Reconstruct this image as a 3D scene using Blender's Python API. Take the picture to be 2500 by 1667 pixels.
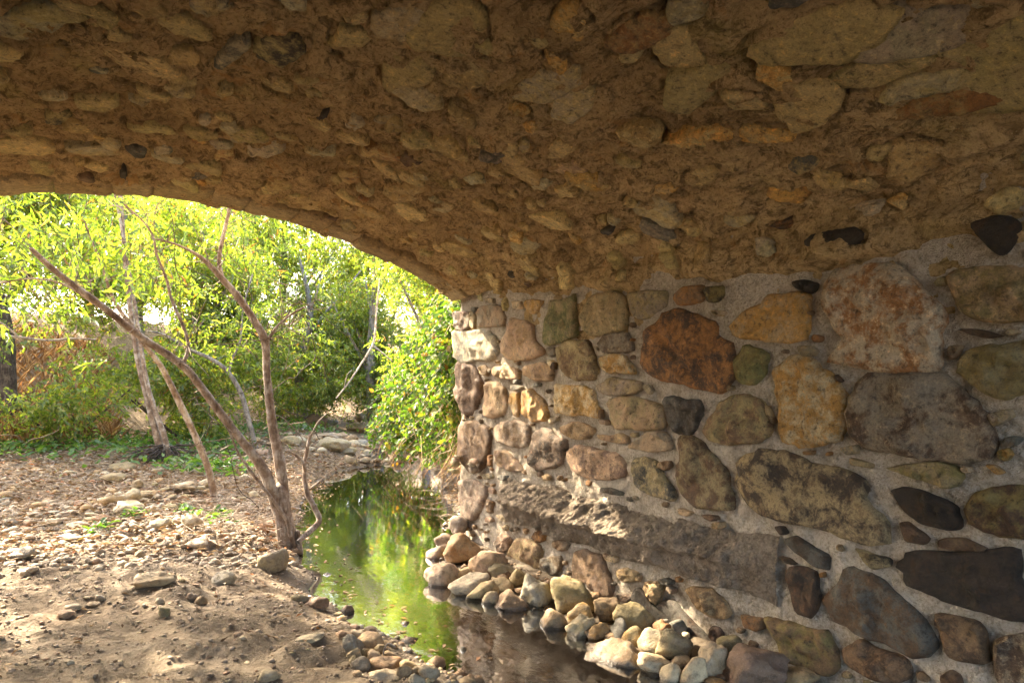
import bpy, math, random
import numpy as np
from mathutils import Vector, Matrix

sc = bpy.context.scene
for o in list(bpy.data.objects):
    bpy.data.objects.remove(o)
R = math.radians
# ------------------------------------------------------------------ camera
# X: across the stream (the abutment wall stands at X = WX), Y: upstream, Z: up, water level Z = 0
F, CX, HV = 1666.7, 1250.0, 941.0
YAW = math.atan2(1016, F)
CS, CC = math.sin(YAW), math.cos(YAW)
EYE = 1.5
cam_d = bpy.data.cameras.new('camera'); cam = bpy.data.objects.new('camera', cam_d)
sc.collection.objects.link(cam); sc.camera = cam
cam.location = (0, 0, EYE); cam.rotation_euler = (R(90), 0, -YAW)
cam_d.sensor_width = 36; cam_d.lens = 24.0; cam_d.shift_y = 107.5/2500
cam_d.clip_start = 0.02; cam_d.clip_end = 1000
# ------------------------------------------------------------------ sky, sun, exposure
SUN_AZ, SUN_EL = R(-22), R(38.5)          # ahead of the camera and to the left of the stream
world = bpy.data.worlds.new('World'); sc.world = world; world.use_nodes = True
wn = world.node_tree.nodes; wl = world.node_tree.links
bg = wn['Background']; sky = wn.new('ShaderNodeTexSky')
sky.sky_type = 'NISHITA'; sky.sun_disc = False
sky.sun_elevation = SUN_EL; sky.sun_rotation = SUN_AZ
sky.air_density = 0.9; sky.dust_density = 4.5; sky.ozone_density = 0.4
wl.new(sky.outputs[0], bg.inputs[0]); bg.inputs[1].default_value = 0.15
sun_d = bpy.data.lights.new('sun', 'SUN'); sun = bpy.data.objects.new('sun', sun_d)
sc.collection.objects.link(sun)
sun_d.energy = 3.7; sun_d.angle = R(0.5); sun_d.color = (1.0, 0.86, 0.66)
SUNV = Vector((math.sin(SUN_AZ)*math.cos(SUN_EL), math.cos(SUN_AZ)*math.cos(SUN_EL), math.sin(SUN_EL)))
sun.rotation_euler = SUNV.to_track_quat('Z', 'Y').to_euler()
vs = sc.view_settings
vs.view_transform = 'Standard'; vs.look = 'None'; vs.gamma = 1.0; vs.use_curve_mapping = False
vs.exposure = 3.4
cy = sc.cycles
cy.use_denoising = True
cy.max_bounces = 8; cy.diffuse_bounces = 5; cy.glossy_bounces = 4; cy.transmission_bounces = 6
cy.transparent_max_bounces = 16
cy.caustics_reflective = True; cy.blur_glossy = 0.22
cy.sample_clamp_indirect = 60.0

# ------------------------------------------------------------------ helpers
rng = np.random.default_rng(7); random.seed(7)

def ray(u, v):
    cx = (u-CX)/F
    return np.array((CS+cx*CC, CC-cx*CS, (HV-v)/F))
def on_y(u, v, Y):
    d = ray(u, v); t = Y/d[1]; return np.array((d[0]*t, Y, EYE+d[2]*t))
def depth(x, y): return x*CS+y*CC

def _hash(ix, iy, iz, seed):
    n = (ix.astype(np.int64)*374761393 + iy.astype(np.int64)*668265263 + iz.astype(np.int64)*2147483647 + seed*974634541) & 0x7fffffff
    n = ((n ^ (n >> 13))*1274126177) & 0x7fffffff
    return ((n ^ (n >> 16)) & 0xffff)/32767.5-1.0
def vnoise(p, seed=0):
    p = np.asarray(p, float)
    i = np.floor(p); f = p-i; f = f*f*f*(f*(f*6-15)+10); i = i.astype(np.int64)
    x, y, z = i[..., 0], i[..., 1], i[..., 2]; fx, fy, fz = f[..., 0], f[..., 1], f[..., 2]
    r = 0
    for a in (0, 1):
        for b in (0, 1):
            for c in (0, 1):
                w = (fx if a else 1-fx)*(fy if b else 1-fy)*(fz if c else 1-fz)
                r = r+w*_hash(x+a, y+b, z+c, seed)
    return r
def fbm(p, oct=4, seed=0, gain=.5):
    p = np.asarray(p, float); r = 0; a = 1.0
    for k in range(oct):
        r = r+a*vnoise(p, seed+k*17); p = p*2.03+11.7; a *= gain
    return r
def P3(x, y, z): return np.stack(np.broadcast_arrays(np.asarray(x, float), np.asarray(y, float), np.asarray(z, float)), -1)

def fast_mesh(name, verts, faces, smooth=True):
    """verts (n,3), faces (m,k): one mesh"""
    me = bpy.data.meshes.new(name)
    verts = np.ascontiguousarray(verts, np.float32); faces = np.ascontiguousarray(faces, np.int32)
    n, m, k = len(verts), len(faces), faces.shape[1]
    me.vertices.add(n); me.vertices.foreach_set('co', verts.ravel())
    me.loops.add(m*k); me.loops.foreach_set('vertex_index', faces.ravel())
    me.polygons.add(m); me.polygons.foreach_set('loop_start', np.arange(0, m*k, k, dtype=np.int32))
    if smooth: me.polygons.foreach_set('use_smooth', np.ones(m, bool))
    me.update(calc_edges=True)
    return me
def grid_faces(nu, nv, flip=False):
    a = np.arange(nu*nv).reshape(nu, nv)
    q = np.stack([a[:-1, :-1], a[1:, :-1], a[1:, 1:], a[:-1, 1:]], -1).reshape(-1, 4)
    return q[:, ::-1] if flip else q

COL = sc.collection
def obj(name, me, mat, parent=None, color=None, tint=None, **props):
    o = bpy.data.objects.new(name, me); COL.objects.link(o)
    if me is not None and mat is not None and len(me.materials) == 0: me.materials.append(mat)
    if parent is not None: o.parent = parent
    if color is not None: o.color = (*color, 1)
    if tint is not None: o['tint'] = [float(c) for c in tint]
    for k, v in props.items(): o[k] = v
    return o
def thing(name, label, cat, loc=(0, 0, 0), group=None):
    o = bpy.data.objects.new(name, None); COL.objects.link(o); o.location = loc
    o.empty_display_size = .1; o['label'] = label; o['category'] = cat
    if group: o['group'] = group
    return o
def tag(o, label, cat, group=None):
    o['label'] = label; o['category'] = cat
    if group: o['group'] = group
    return o
def keep(o, parent):
    """child placed in world coordinates under an Empty that stands elsewhere"""
    o.parent = parent; o.matrix_parent_inverse = Matrix.Translation(-parent.location)
    return o

# ------------------------------------------------------------------ materials
class NT:
    def __init__(s, name):
        s.m = bpy.data.materials.new(name); s.m.use_nodes = True
        s.t = s.m.node_tree; s.t.nodes.clear()
        s.out = s.n('OutputMaterial')
    def n(s, typ, **kw):
        nd = s.t.nodes.new('ShaderNode'+typ)
        for k, v in kw.items(): setattr(nd, k, v)
        return nd
    def l(s, a, b): s.t.links.new(a, b)
    def put(s, sock, v):
        if isinstance(v, bpy.types.NodeSocket): s.l(v, sock)
        elif isinstance(v, (tuple, list)) and len(v) == 3 and sock.type == 'RGBA': sock.default_value = (*v, 1)
        else: sock.default_value = v
    def coord(s, kind='Object', scale=1.0):
        tc = s.n('TexCoord'); o = tc.outputs[kind]
        mp = s.n('Mapping'); s.l(o, mp.inputs[0])
        sc_ = scale if isinstance(scale, tuple) else (scale,)*3
        mp.inputs['Scale'].default_value = sc_
        return mp.outputs[0]
    def pos(s, scale=1.0):
        g = s.n('NewGeometry'); mp = s.n('Mapping'); s.l(g.outputs['Position'], mp.inputs[0])
        mp.inputs['Scale'].default_value = scale if isinstance(scale, tuple) else (scale,)*3
        return mp.outputs[0]
    def noise(s, vec, scale, detail=4, rough=.6, dist=0.0, out=0):
        nd = s.n('TexNoise'); s.l(vec, nd.inputs['Vector']); nd.inputs['Scale'].default_value = scale
        nd.inputs['Detail'].default_value = detail; nd.inputs['Roughness'].default_value = rough
        nd.inputs['Distortion'].default_value = dist
        return nd.outputs[out]
    def voro(s, vec, scale, feature='F1', out='Distance', rnd=1.0):
        nd = s.n('TexVoronoi', feature=feature); s.l(vec, nd.inputs['Vector'])
        nd.inputs['Scale'].default_value = scale; nd.inputs['Randomness'].default_value = rnd
        return nd.outputs[out]
    def ramp(s, fac, stops, interp='LINEAR'):
        nd = s.n('ValToRGB'); s.l(fac, nd.inputs[0]); cr = nd.color_ramp; cr.interpolation = interp
        while len(cr.elements) < len(stops): cr.elements.new(.5)
        for e, (p, c) in zip(cr.elements, stops):
            e.position = p; e.color = (*c, 1) if isinstance(c, (tuple, list)) else (c, c, c, 1)
        return nd.outputs[0]
    def mix(s, fac, a, b, blend='MIX'):
        nd = s.n('Mix', data_type='RGBA', blend_type=blend)
        s.put(nd.inputs[0], fac); s.put(nd.inputs[6], a); s.put(nd.inputs[7], b)
        return nd.outputs[2]
    def math(s, op, a, b=None, clamp=False):
        nd = s.n('Math', operation=op, use_clamp=clamp); s.put(nd.inputs[0], a)
        if b is not None: s.put(nd.inputs[1], b)
        return nd.outputs[0]
    def bump(s, h, dist, strength=1.0, normal=None):
        nd = s.n('Bump'); s.l(h, nd.inputs['Height']); nd.inputs['Distance'].default_value = dist
        nd.inputs['Strength'].default_value = strength
        if normal is not None: s.l(normal, nd.inputs['Normal'])
        return nd.outputs[0]
    def bsdf(s, color, rough=.9, normal=None, spec=.3):
        b = s.n('BsdfPrincipled'); s.put(b.inputs['Base Color'], color); s.put(b.inputs['Roughness'], rough)
        b.inputs['Specular IOR Level'].default_value = spec
        if normal is not None: s.l(normal, b.inputs['Normal'])
        s.l(b.outputs[0], s.out.inputs[0]); return b
    def objcol(s): return s.n('ObjectInfo').outputs['Color']
    def objrnd(s): return s.n('ObjectInfo').outputs['Random']
    def tint(s):
        a = s.n('Attribute', attribute_type='OBJECT', attribute_name='tint'); return a.outputs['Color']

def m_mortar_new():
    t = NT('lime_mortar'); p = t.pos()
    big = t.noise(p, 1.3, 5, .6); fine = t.noise(p, 60, 6, .75); sand = t.voro(p, 170)
    c = t.ramp(big, [(.3, (.34, .268, .178)), (.5, (.52, .43, .31)), (.75, (.59, .505, .39))])
    c = t.mix(t.ramp(fine, [(.42, 0), (.66, .8)]), c, (.71, .61, .48))
    c = t.mix(t.ramp(fine, [(.30, .75), (.46, 0)]), c, (.24, .19, .14))
    c = t.mix(t.ramp(t.noise(p, 5, 5, .7), [(.54, 0), (.68, .45)]), c, (.24, .185, .125))
    c = t.mix(t.ramp(t.noise(p, 25, 3, .6), [(.58, 0), (.75, .6)]), c, (.16, .13, .10))
    c = t.mix(t.ramp(t.voro(p, 45), [(.0, .8), (.10, 0)]), c, (.12, .10, .085))
    n = t.bump(fine, .035, 1.0); n = t.bump(sand, .006, .9, n); n = t.bump(t.noise(p, 14, 5, .65), .05, .9, n)
    t.bsdf(c, .95, n, .15); return t.m
def m_mortar_old():
    t = NT('old_brown_mortar'); p = t.pos((1, .75, 1)); pp = t.pos()
    big = t.noise(p, 1.1, 5, .65, .6); mid = t.noise(p, 7, 6, .7, 1.2); fine = t.noise(pp, 55, 6, .75)
    c = t.ramp(big, [(.28, (.28, .182, .080)), (.45, (.47, .312, .142)), (.6, (.56, .385, .185)), (.78, (.47, .34, .148))])
    c = t.mix(t.ramp(mid, [(.34, .85), (.47, 0)]), c, (.13, .08, .03))
    c = t.mix(t.ramp(mid, [(.55, 0), (.75, .6)]), c, (.66, .49, .22))
    c = t.mix(t.ramp(t.noise(pp, 2.3, 3, .5), [(.6, 0), (.75, .5)]), c, (.34, .285, .075))
    c = t.mix(t.ramp(fine, [(.34, .8), (.48, 0)]), c, (.13, .08, .028))
    c = t.mix(t.ramp(fine, [(.56, 0), (.70, .55)]), c, (.74, .55, .30))
    c = t.mix(t.ramp(t.noise(p, 15, 6, .78, .8), [(.40, .7), (.47, 0)]), c, (.12, .075, .03))
    c = t.mix(t.ramp(t.noise(pp, 4.2, 5, .7, .5), [(.60, 0), (.66, .5)]), c, (.50, .26, .085))
    c = t.mix(t.ramp(t.voro(pp, 38), [(.0, .7), (.13, 0)]), c, (.64, .49, .27))
    n = t.bump(fine, .03, 1.0); n = t.bump(mid, .05, .9, n); n = t.bump(t.voro(p, 16), .02, .4, n)
    t.bsdf(c, .95, n, .12); return t.m
def m_stone(name='rubble_stone', rough=.85):
    t = NT(name); p = t.pos(); oc = t.objcol(); tn = t.tint(); rnd = t.objrnd()
    off = t.n('VectorMath', operation='ADD'); t.l(p, off.inputs[0])
    cmb = t.n('CombineXYZ'); t.l(t.math('MULTIPLY', rnd, 37.0), cmb.inputs[0]); t.l(cmb.outputs[0], off.inputs[1])
    q = off.outputs[0]
    a = t.noise(q, 8, 7, .74, .25); b = t.noise(q, 30, 7, .78, .15); f = t.noise(q, 110, 5, .8)
    c = t.mix(t.ramp(a, [(.44, 0), (.56, 1)]), oc, tn)
    c = t.mix(t.ramp(t.noise(q, 13, 7, .78, .3), [(.52, 0), (.62, .5)]), c, t.mix(.35, oc, (.26, .11, .03)))
    c = t.mix(t.ramp(b, [(.36, .7), (.47, 0)]), c, (.035, .026, .018))
    c = t.mix(t.ramp(b, [(.54, 0), (.66, .7)]), c, t.mix(1.0, oc, (1.9, 1.75, 1.5), 'MULTIPLY'))
    c = t.mix(t.ramp(f, [(.3, .5), (.5, 0)]), c, (.03, .025, .02))
    c = t.mix(t.ramp(f, [(.6, 0), (.8, .3)]), c, t.mix(1.0, c, (2.2, 2.1, 1.9), 'MULTIPLY'))
    n = t.bump(f, .008, .7); n = t.bump(b, .03, .9, n); n = t.bump(t.noise(q, 9, 5, .6, .4), .03, .6, n)
    t.bsdf(c, t.ramp(a, [(.3, rough-.2), (.7, rough)]), n, .3); return t.m
def m_rock(gravel=False):
    t = NT('gravel_stone' if gravel else 'river_rock'); p = t.pos(); oc = t.objcol(); tn = t.tint(); rnd = t.objrnd()
    off = t.n('VectorMath', operation='ADD'); t.l(p, off.inputs[0])
    cmb = t.n('CombineXYZ'); t.l(t.math('MULTIPLY', rnd, 51.0), cmb.inputs[1]); t.l(cmb.outputs[0], off.inputs[1])
    q = off.outputs[0]
    a = t.noise(q, 8, 5, .6, .6); b = t.noise(q, 30, 5, .7); f = t.noise(q, 140, 4, .7)
    c = t.mix(t.ramp(a, [(.40, 0), (.65, .9)]), oc, tn)
    c = t.mix(t.ramp(b, [(.32, .6), (.52, 0)]), c, (.06, .046, .032))
    c = t.mix(t.ramp(f, [(.55, 0), (.8, .35)]), c, (.62, .55, .46))
    c = t.mix(t.ramp(f, [(.25, .45), (.45, 0)]), c, (.06, .05, .04))
    if gravel:
        isl = t.n('NewGeometry').outputs['Random Per Island']
        c = t.mix(1.0, c, t.ramp(isl, [(0, (.40, .33, .27)), (.3, (.75, .68, .6)), (.6, (1.0, .95, .9)), (.85, (1.15, 1.1, 1.02)), (1, (.8, .55, .42))]), 'MULTIPLY')
    z = t.n('SeparateXYZ'); t.l(p, z.inputs[0])
    wet = t.ramp(t.math('ADD', z.outputs[2], t.math('MULTIPLY', t.math('SUBTRACT', b, .5), .03)), [(.012, 1), (.035, 0)])
    c = t.mix(wet, c, t.mix(.72, c, (.02, .015, .01)))
    n = t.bump(f, .004, .6); n = t.bump(b, .02, .7, n)
    t.bsdf(c, t.mix(wet, (.78,)*3, (.2,)*3), n, .35); return t.m
def m_concrete():
    t = NT('rough_concrete'); p = t.pos()
    a = t.noise(p, 3, 5, .6); b = t.noise(p, 24, 6, .75); g = t.voro(p, 60); f = t.noise(p, 110, 4, .7)
    c = t.ramp(a, [(.3, (.22, .165, .11)), (.5, (.34, .265, .185)), (.7, (.41, .33, .24))])
    c = t.mix(t.ramp(b, [(.3, .8), (.5, 0)]), c, (.10, .08, .06))
    c = t.mix(t.ramp(f, [(.55, 0), (.75, .5)]), c, (.42, .36, .29))
    n = t.bump(g, .04, 1.0); n = t.bump(b, .07, 1.0, n); n = t.bump(f, .008, .8, n)
    t.bsdf(c, .93, n, .2); return t.m
def m_dirt():
    t = NT('sandy_dirt'); p = t.pos(); z = t.n('SeparateXYZ'); t.l(p, z.inputs[0])
    a = t.noise(p, 1.6, 5, .6); b = t.noise(p, 12, 6, .7); f = t.noise(p, 85, 6, .8); v = t.voro(p, 48)
    c = t.ramp(a, [(.3, (.20, .148, .095)), (.5, (.29, .226, .152)), (.7, (.365, .295, .21))])
    c = t.mix(t.ramp(b, [(.35, .55), (.55, 0)]), c, (.15, .10, .06))
    c = t.mix(t.ramp(f, [(.5, 0), (.75, .6)]), c, (.42, .33, .225))
    c = t.mix(t.ramp(v, [(.0, .55), (.2, 0)]), c, (.38, .315, .24))
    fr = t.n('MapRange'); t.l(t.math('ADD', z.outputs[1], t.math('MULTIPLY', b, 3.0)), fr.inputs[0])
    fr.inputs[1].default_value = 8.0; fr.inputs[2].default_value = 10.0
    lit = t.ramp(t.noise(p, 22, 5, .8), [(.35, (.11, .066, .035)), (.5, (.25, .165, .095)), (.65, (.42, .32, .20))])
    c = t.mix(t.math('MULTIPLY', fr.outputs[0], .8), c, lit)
    wr = t.n('MapRange'); t.l(t.math('ADD', z.outputs[2], t.math('MULTIPLY', t.math('SUBTRACT', b, .5), .06)), wr.inputs[0])
    wr.inputs[1].default_value = .05; wr.inputs[2].default_value = 0.0
    c = t.mix(wr.outputs[0], c, t.mix(.62, c, (.03, .02, .009)))
    n = t.bump(f, .02, .9); n = t.bump(v, .012, .6, n); n = t.bump(b, .06, .9, n)
    t.bsdf(c, t.mix(wr.outputs[0], (.95,)*3, (.5,)*3), n, .2); return t.m
def m_water():
    t = NT('stream_water'); p = t.pos((1, 1, 1))
    big = t.noise(t.pos((1.0, .55, 1)), 7, 3, .5, .6); fine = t.noise(t.pos((1.0, .6, 1)), 26, 3, .55, .4)
    z = t.n('SeparateXYZ'); t.l(p, z.inputs[0])
    mr = t.n('MapRange'); t.l(z.outputs[1], mr.inputs[0])
    mr.inputs[1].default_value = 9; mr.inputs[2].default_value = 4; mr.inputs[3].default_value = .10; mr.inputs[4].default_value = 1.0
    h = t.math('ADD', t.math('MULTIPLY', big, 1.0), t.math('MULTIPLY', fine, .35))
    h = t.math('MULTIPLY', h, mr.outputs[0])
    n = t.bump(h, .012, .22)
    fr = t.n('Fresnel'); fr.inputs[0].default_value = 1.33; t.l(n, fr.inputs['Normal'])
    gl = t.n('BsdfGlossy'); gl.inputs['Roughness'].default_value = .02; t.l(n, gl.inputs['Normal'])
    gl.inputs['Color'].default_value = (1, 1, 1, 1)
    tr = t.n('BsdfTransparent'); tr.inputs[0].default_value = (.74, .66, .44, 1)
    mx = t.n('MixShader'); t.l(t.math('MULTIPLY', fr.outputs[0], 4.0, True), mx.inputs[0]); t.l(tr.outputs[0], mx.inputs[1]); t.l(gl.outputs[0], mx.inputs[2])
    t.l(mx.outputs[0], t.out.inputs[0]); return t.m
def m_bark(name, c0, c1, c2):
    t = NT(name); p = t.pos(); q = t.pos((1, 1, .22))
    a = t.noise(q, 30, 6, .7, .4); b = t.noise(p, 9, 5, .7); f = t.noise(p, 120, 4, .7)
    c = t.ramp(b, [(.38, c0), (.5, c1), (.62, c2)])
    c = t.mix(t.ramp(a, [(.32, .8), (.5, 0)]), c, tuple(x*.35 for x in c0))
    c = t.mix(t.ramp(a, [(.58, 0), (.75, .45)]), c, (.5, .43, .36))
    n = t.bump(a, .02, .7); n = t.bump(f, .004, .5, n)
    t.bsdf(c, .85, n, .2); return t.m
def m_leaf(name, stops, trans=.66, gloss=.06, tcol=None):
    t = NT(name); g = t.n('NewGeometry'); r = g.outputs['Random Per Island']
    c = t.ramp(r, stops)
    d = t.n('BsdfDiffuse'); t.l(c, d.inputs[0])
    tr = t.n('BsdfTranslucent'); t.l(t.mix(1.0, c, tcol or (1.42, 1.62, .48), 'MULTIPLY'), tr.inputs[0])
    mx = t.n('MixShader'); mx.inputs[0].default_value = trans; t.l(d.outputs[0], mx.inputs[1]); t.l(tr.outputs[0], mx.inputs[2])
    gl = t.n('BsdfGlossy'); gl.inputs['Roughness'].default_value = .45
    m2 = t.n('MixShader'); m2.inputs[0].default_value = gloss
    t.l(mx.outputs[0], m2.inputs[1]); t.l(gl.outputs[0], m2.inputs[2]); t.l(m2.outputs[0], t.out.inputs[0]); return t.m

M = {}
M['mortar'] = m_mortar_new(); M['vault'] = m_mortar_old(); M['stone'] = m_stone(); M['rock'] = m_rock(); M['gravel'] = m_rock(True)
M['concrete'] = m_concrete(); M['dirt'] = m_dirt(); M['water'] = m_water()
M['bark'] = m_bark('smooth_red_brown_bark', (.17, .112, .073), (.28, .205, .142), (.44, .375, .295))
M['bark_grey'] = m_bark('grey_bark', (.14, .12, .10), (.24, .205, .17), (.33, .29, .24))
M['bark_dark'] = m_bark('dark_bark', (.05, .038, .028), (.09, .068, .05), (.14, .11, .085))
M['dead'] = m_bark('dead_wood', (.30, .22, .15), (.42, .33, .24), (.52, .44, .34))
M['willow'] = m_leaf('willow_leaf', [(.0, (.09, .13, .02)), (.45, (.15, .20, .03)), (.75, (.20, .24, .04)), (.95, (.28, .26, .06)), (.99, (.32, .13, .04))])
M['leafy'] = m_leaf('broad_leaf', [(.0, (.10, .14, .022)), (.4, (.17, .22, .032)), (.7, (.24, .27, .045)), (.93, (.33, .29, .06)), (.985, (.30, .13, .04))])
M['ivy'] = m_leaf('vine_leaf', [(.0, (.04, .08, .01)), (.4, (.075, .135, .015)), (.75, (.12, .18, .022)), (.93, (.24, .22, .04)), (.98, (.28, .13, .03))], .5, .03)
M['weed'] = m_leaf('weed_leaf', [(.0, (.05, .10, .025)), (.5, (.09, .17, .035)), (1, (.16, .22, .06))], .4, .05)
M['litter'] = m_leaf('dry_leaf', [(.0, (.10, .055, .028)), (.3, (.22, .135, .07)), (.6, (.34, .24, .14)), (.85, (.46, .37, .25)), (.96, (.36, .13, .045)), (1, (.20, .22, .08))], .15, .02, (1.1, 1, .8))
M['drygrass'] = m_leaf('dry_stalk', [(.0, (.20, .095, .04)), (.5, (.33, .19, .085)), (1, (.46, .34, .18))], .3, .02, (1.1, 1, .8))
# ------------------------------------------------------------------ terrain and stream
WX, FY, NY = 3.04, 6.02, -1.3            # abutment wall, far face and near face of the bridge
STREAM = np.array([(1.75, -5), (1.7, 1.5), (1.62, 3.16), (1.50, 3.45), (1.44, 3.9), (1.42, 4.49), (1.37, 5.08), (1.5, 6.03), (1.85, 7.59),
    (2.7, 10.07), (3.9, 12.4), (5.2, 14.3), (6.5, 17.5), (7.4, 19.5), (8.0, 19.5), (7.0, 17.2), (5.9, 14.0), (5.3, 12.0), (4.9, 10.3), (3.7, 7.5), (3.1, 6.3), (2.8, 6.0), (2.3, 5.0),
    (2.26, 4.5), (2.38, 4.1), (2.46, 3.87), (2.5, 3.5), (2.56, 3.08), (2.6, 2), (2.6, -5)])
def sdist(x, y):
    """signed distance to the water's edge, positive on land; also +1 right bank, -1 left bank"""
    x = np.asarray(x, float); y = np.asarray(y, float)
    x = x + .05*np.sin(y*3.1)+.035*np.sin(y*7.7+1)
    best = np.full(np.broadcast(x, y).shape, 1e9); ins = np.zeros(best.shape, bool)
    n = len(STREAM)
    for i in range(n):
        ax, ay = STREAM[i]; bx, by = STREAM[(i+1) % n]
        dx, dy = bx-ax, by-ay; t = np.clip(((x-ax)*dx+(y-ay)*dy)/(dx*dx+dy*dy), 0, 1)
        best = np.minimum(best, np.hypot(x-ax-t*dx, y-ay-t*dy))
        c = ((ay > y) != (by > y)) & (x < (bx-ax)*(y-ay)/(by-ay+1e-12)+ax); ins ^= c
    return np.where(ins, -best, best)
def side(x, y): return np.where(x > np.interp(y, [-5, 4, 6, 10, 16, 20, 40], [2.1, 1.95, 2.2, 3.8, 6.4, 7.7, 16]), 1, -1)
def height(x, y):
    x = np.asarray(x, float); y = np.asarray(y, float)
    d = sdist(x, y); s = side(x, y)
    land = .20*(1-np.exp(-np.maximum(d, 0)/.45))+.035*np.maximum(d, 0)
    land = land+.022*np.maximum(y-8, 0)*np.clip(d/2, 0, 1)
    hill = np.maximum(0, (y-14.5)+(-x-1.5)*.7); land = land+np.where(s < 0, .30*np.minimum(hill, 9)*np.clip(hill/2, 0, 1)*np.clip((d-3)/4, 0, 1), 0)
    rb = .03*np.maximum(d, 0)
    rb2 = .15*np.maximum(d, 0)+.55*np.maximum(0, np.minimum(d, 2.6)-.6)+.05*np.maximum(0, d-2.6)
    w = np.clip((y-6.1)/.6, 0, 1)
    land = np.where(s > 0, np.minimum(rb*(1-w)+rb2*w, 6.0), np.minimum(land, 12))
    bed = -.02-.15*(1-np.exp(-np.maximum(-d, 0)/.25))
    bed = bed+.20*np.exp(-((y-12.6-.3*(x-4.5))/.45)**2)
    h = np.where(d > 0, land, bed)
    p = P3(x, y, 0)
    amp = np.clip(d/.5, .25, 1)*np.where((s > 0) & (y < 6.1), .3, 1)
    h = h+amp*(.045*fbm(p*1.4, 3, 3)+.022*fbm(p*6, 3, 9)*(1+.0*d)+.008*fbm(p*24, 2, 5))
    # soft hummocks of trampled sand in the near dirt
    h = h+np.clip((7-y)/2, 0, 1)*np.where(s > 0, 0, 1)*np.clip(d/.3, 0, 1)*.018*np.abs(fbm(p*np.array([3.0, 5.0, 1]), 2, 31))
    return h
def dense(lo, hi, step, a, b, grow=1.13):
    mid = list(np.arange(a, b, step)); l = []; x = a; s = step
    while x > lo: s *= grow; x -= s; l.append(x)
    r = []; x = mid[-1]; s = step
    while x < hi: s *= grow; x += s; r.append(x)
    return np.array(l[::-1]+mid+r)
gx = dense(-120, 140, .03, -.9, 3.2, 1.07); gy = dense(-60, 260, .032, 1.8, 8.5, 1.05)
GX, GY = np.meshgrid(gx, gy, indexing='ij')
GZ = height(GX, GY)
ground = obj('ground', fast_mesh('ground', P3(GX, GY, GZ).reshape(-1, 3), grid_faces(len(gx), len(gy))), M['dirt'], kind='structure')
def hit(u, v, zoff=0.0):
    """where the sight line through a point of the picture meets the ground"""
    d = ray(u, v); t = np.arange(1.2, 60, .01); p = np.array([0, 0, EYE])+t[:, None]*d
    h = height(p[:, 0], p[:, 1])+zoff; k = np.argmax((p[:, 2] < h) | ((p[:, 0] > WX-.07) & (p[:, 1] < FY)))
    if p[k, 0] > WX-.07 and p[k, 1] < FY: return p[k]
    if p[k, 2] >= h[k]: k = len(t)-1
    return p[k]
wx = np.linspace(1.0, 9.5, 60); wy = np.linspace(-5, 20, 160)
WXg, WYg = np.meshgrid(wx, wy, indexing='ij')
obj('water', fast_mesh('water', P3(WXg, WYg, 0).reshape(-1, 3), grid_faces(60, 160)), M['water'], kind='structure')

# ------------------------------------------------------------------ the bridge
bridge = thing('stone_bridge', 'rubble stone arch bridge with mortared abutment wall seen from beneath', 'bridge', (WX, 2, 0))
PX = np.array([.55, .785, 1.19, 1.555, 1.94, 2.357, 2.80, 2.95, 3.04]); PZ = np.array([3.018, 3.012, 2.972, 2.918, 2.825, 2.69, 2.495, 2.41, 2.335])
def prof(x):
    x = np.asarray(x, float); xm = .55+np.abs(x-.55)
    return np.interp(xm, PX, PZ)
_xs = np.concatenate([np.linspace(-1.94, 3.04, 600)]); _zs = prof(_xs)
k_ = np.ones(31)/31; _zs[15:-15] = np.convolve(_zs, k_, 'valid')
ARC0 = np.sum(np.hypot(np.diff(_xs), np.diff(_zs)))      # the crown's arc ends here; below it the old facing runs down the wall
_zz = np.linspace(2.335, 1.80, 60)[1:]; _sx = np.interp(_zz, [1.8, 2.1, 2.335], [3.01, 3.0, 3.033])
_cx, _cz = _xs.copy(), _zs.copy(); _xs = np.r_[_xs, _sx]; _zs = np.r_[_zs, _zz]
_arc = np.concatenate([[0], np.cumsum(np.hypot(np.diff(_xs), np.diff(_zs)))]); ARC = _arc[-1]
def vault_pt(s):
    x = np.interp(s, _arc, _xs); z = np.interp(s, _arc, _zs)
    s = np.clip(s, .05, ARC-.05); e = .05; dx = np.interp(s+e, _arc, _xs)-np.interp(s-e, _arc, _xs); dz = np.interp(s+e, _arc, _zs)-np.interp(s-e, _arc, _zs)
    L = np.hypot(dx, dz)+1e-9
    return x, z, dz/L, -dx/L               # point and the normal that points into the opening
def vault_rel(s, y):
    """relief of the soffit, positive into the opening"""
    q = P3(s*1.0, y*.62, 0)
    a = fbm(q*3.2+5*.1*fbm(q*5, 2, 2)[..., None], 4, 41)
    ter = np.abs(fbm(q*np.array([6.5, 6.5, 1]), 3, 77))
    edge = np.clip(s/.10, 0, 1)
    zs_ = np.interp(y, [-1.3, 1.2, 2.5, 3.5, 4.85, 5.8, 6.02], [2.08, 2.08, 2.06, 2.17, 2.28, 2.31, 2.335])+.05*fbm(P3(0, y*4, 0), 3, 19)
    hide = np.clip((np.interp(s, _arc, _zs)-zs_)/.04, 0, 1); hide = np.where(s > ARC0-.02, hide, 1)
    st = 3.2*fbm(q*np.array([3.4, 3.4, 1])+.25*fbm(q*9, 2, 6)[..., None], 3, 23); fr_ = st-np.floor(st)
    flake = np.floor(st)+np.clip((fr_-.86)/.14, 0, 1)          # layers that break off in steps
    return -.07*(1-hide)+hide*edge*(.022*a+.022*ter-.008+.013*flake+.010*fbm(q*26, 3, 13))
vault = keep(obj('vault', bpy.data.meshes.new('vault'), M['vault']), bridge)

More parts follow.
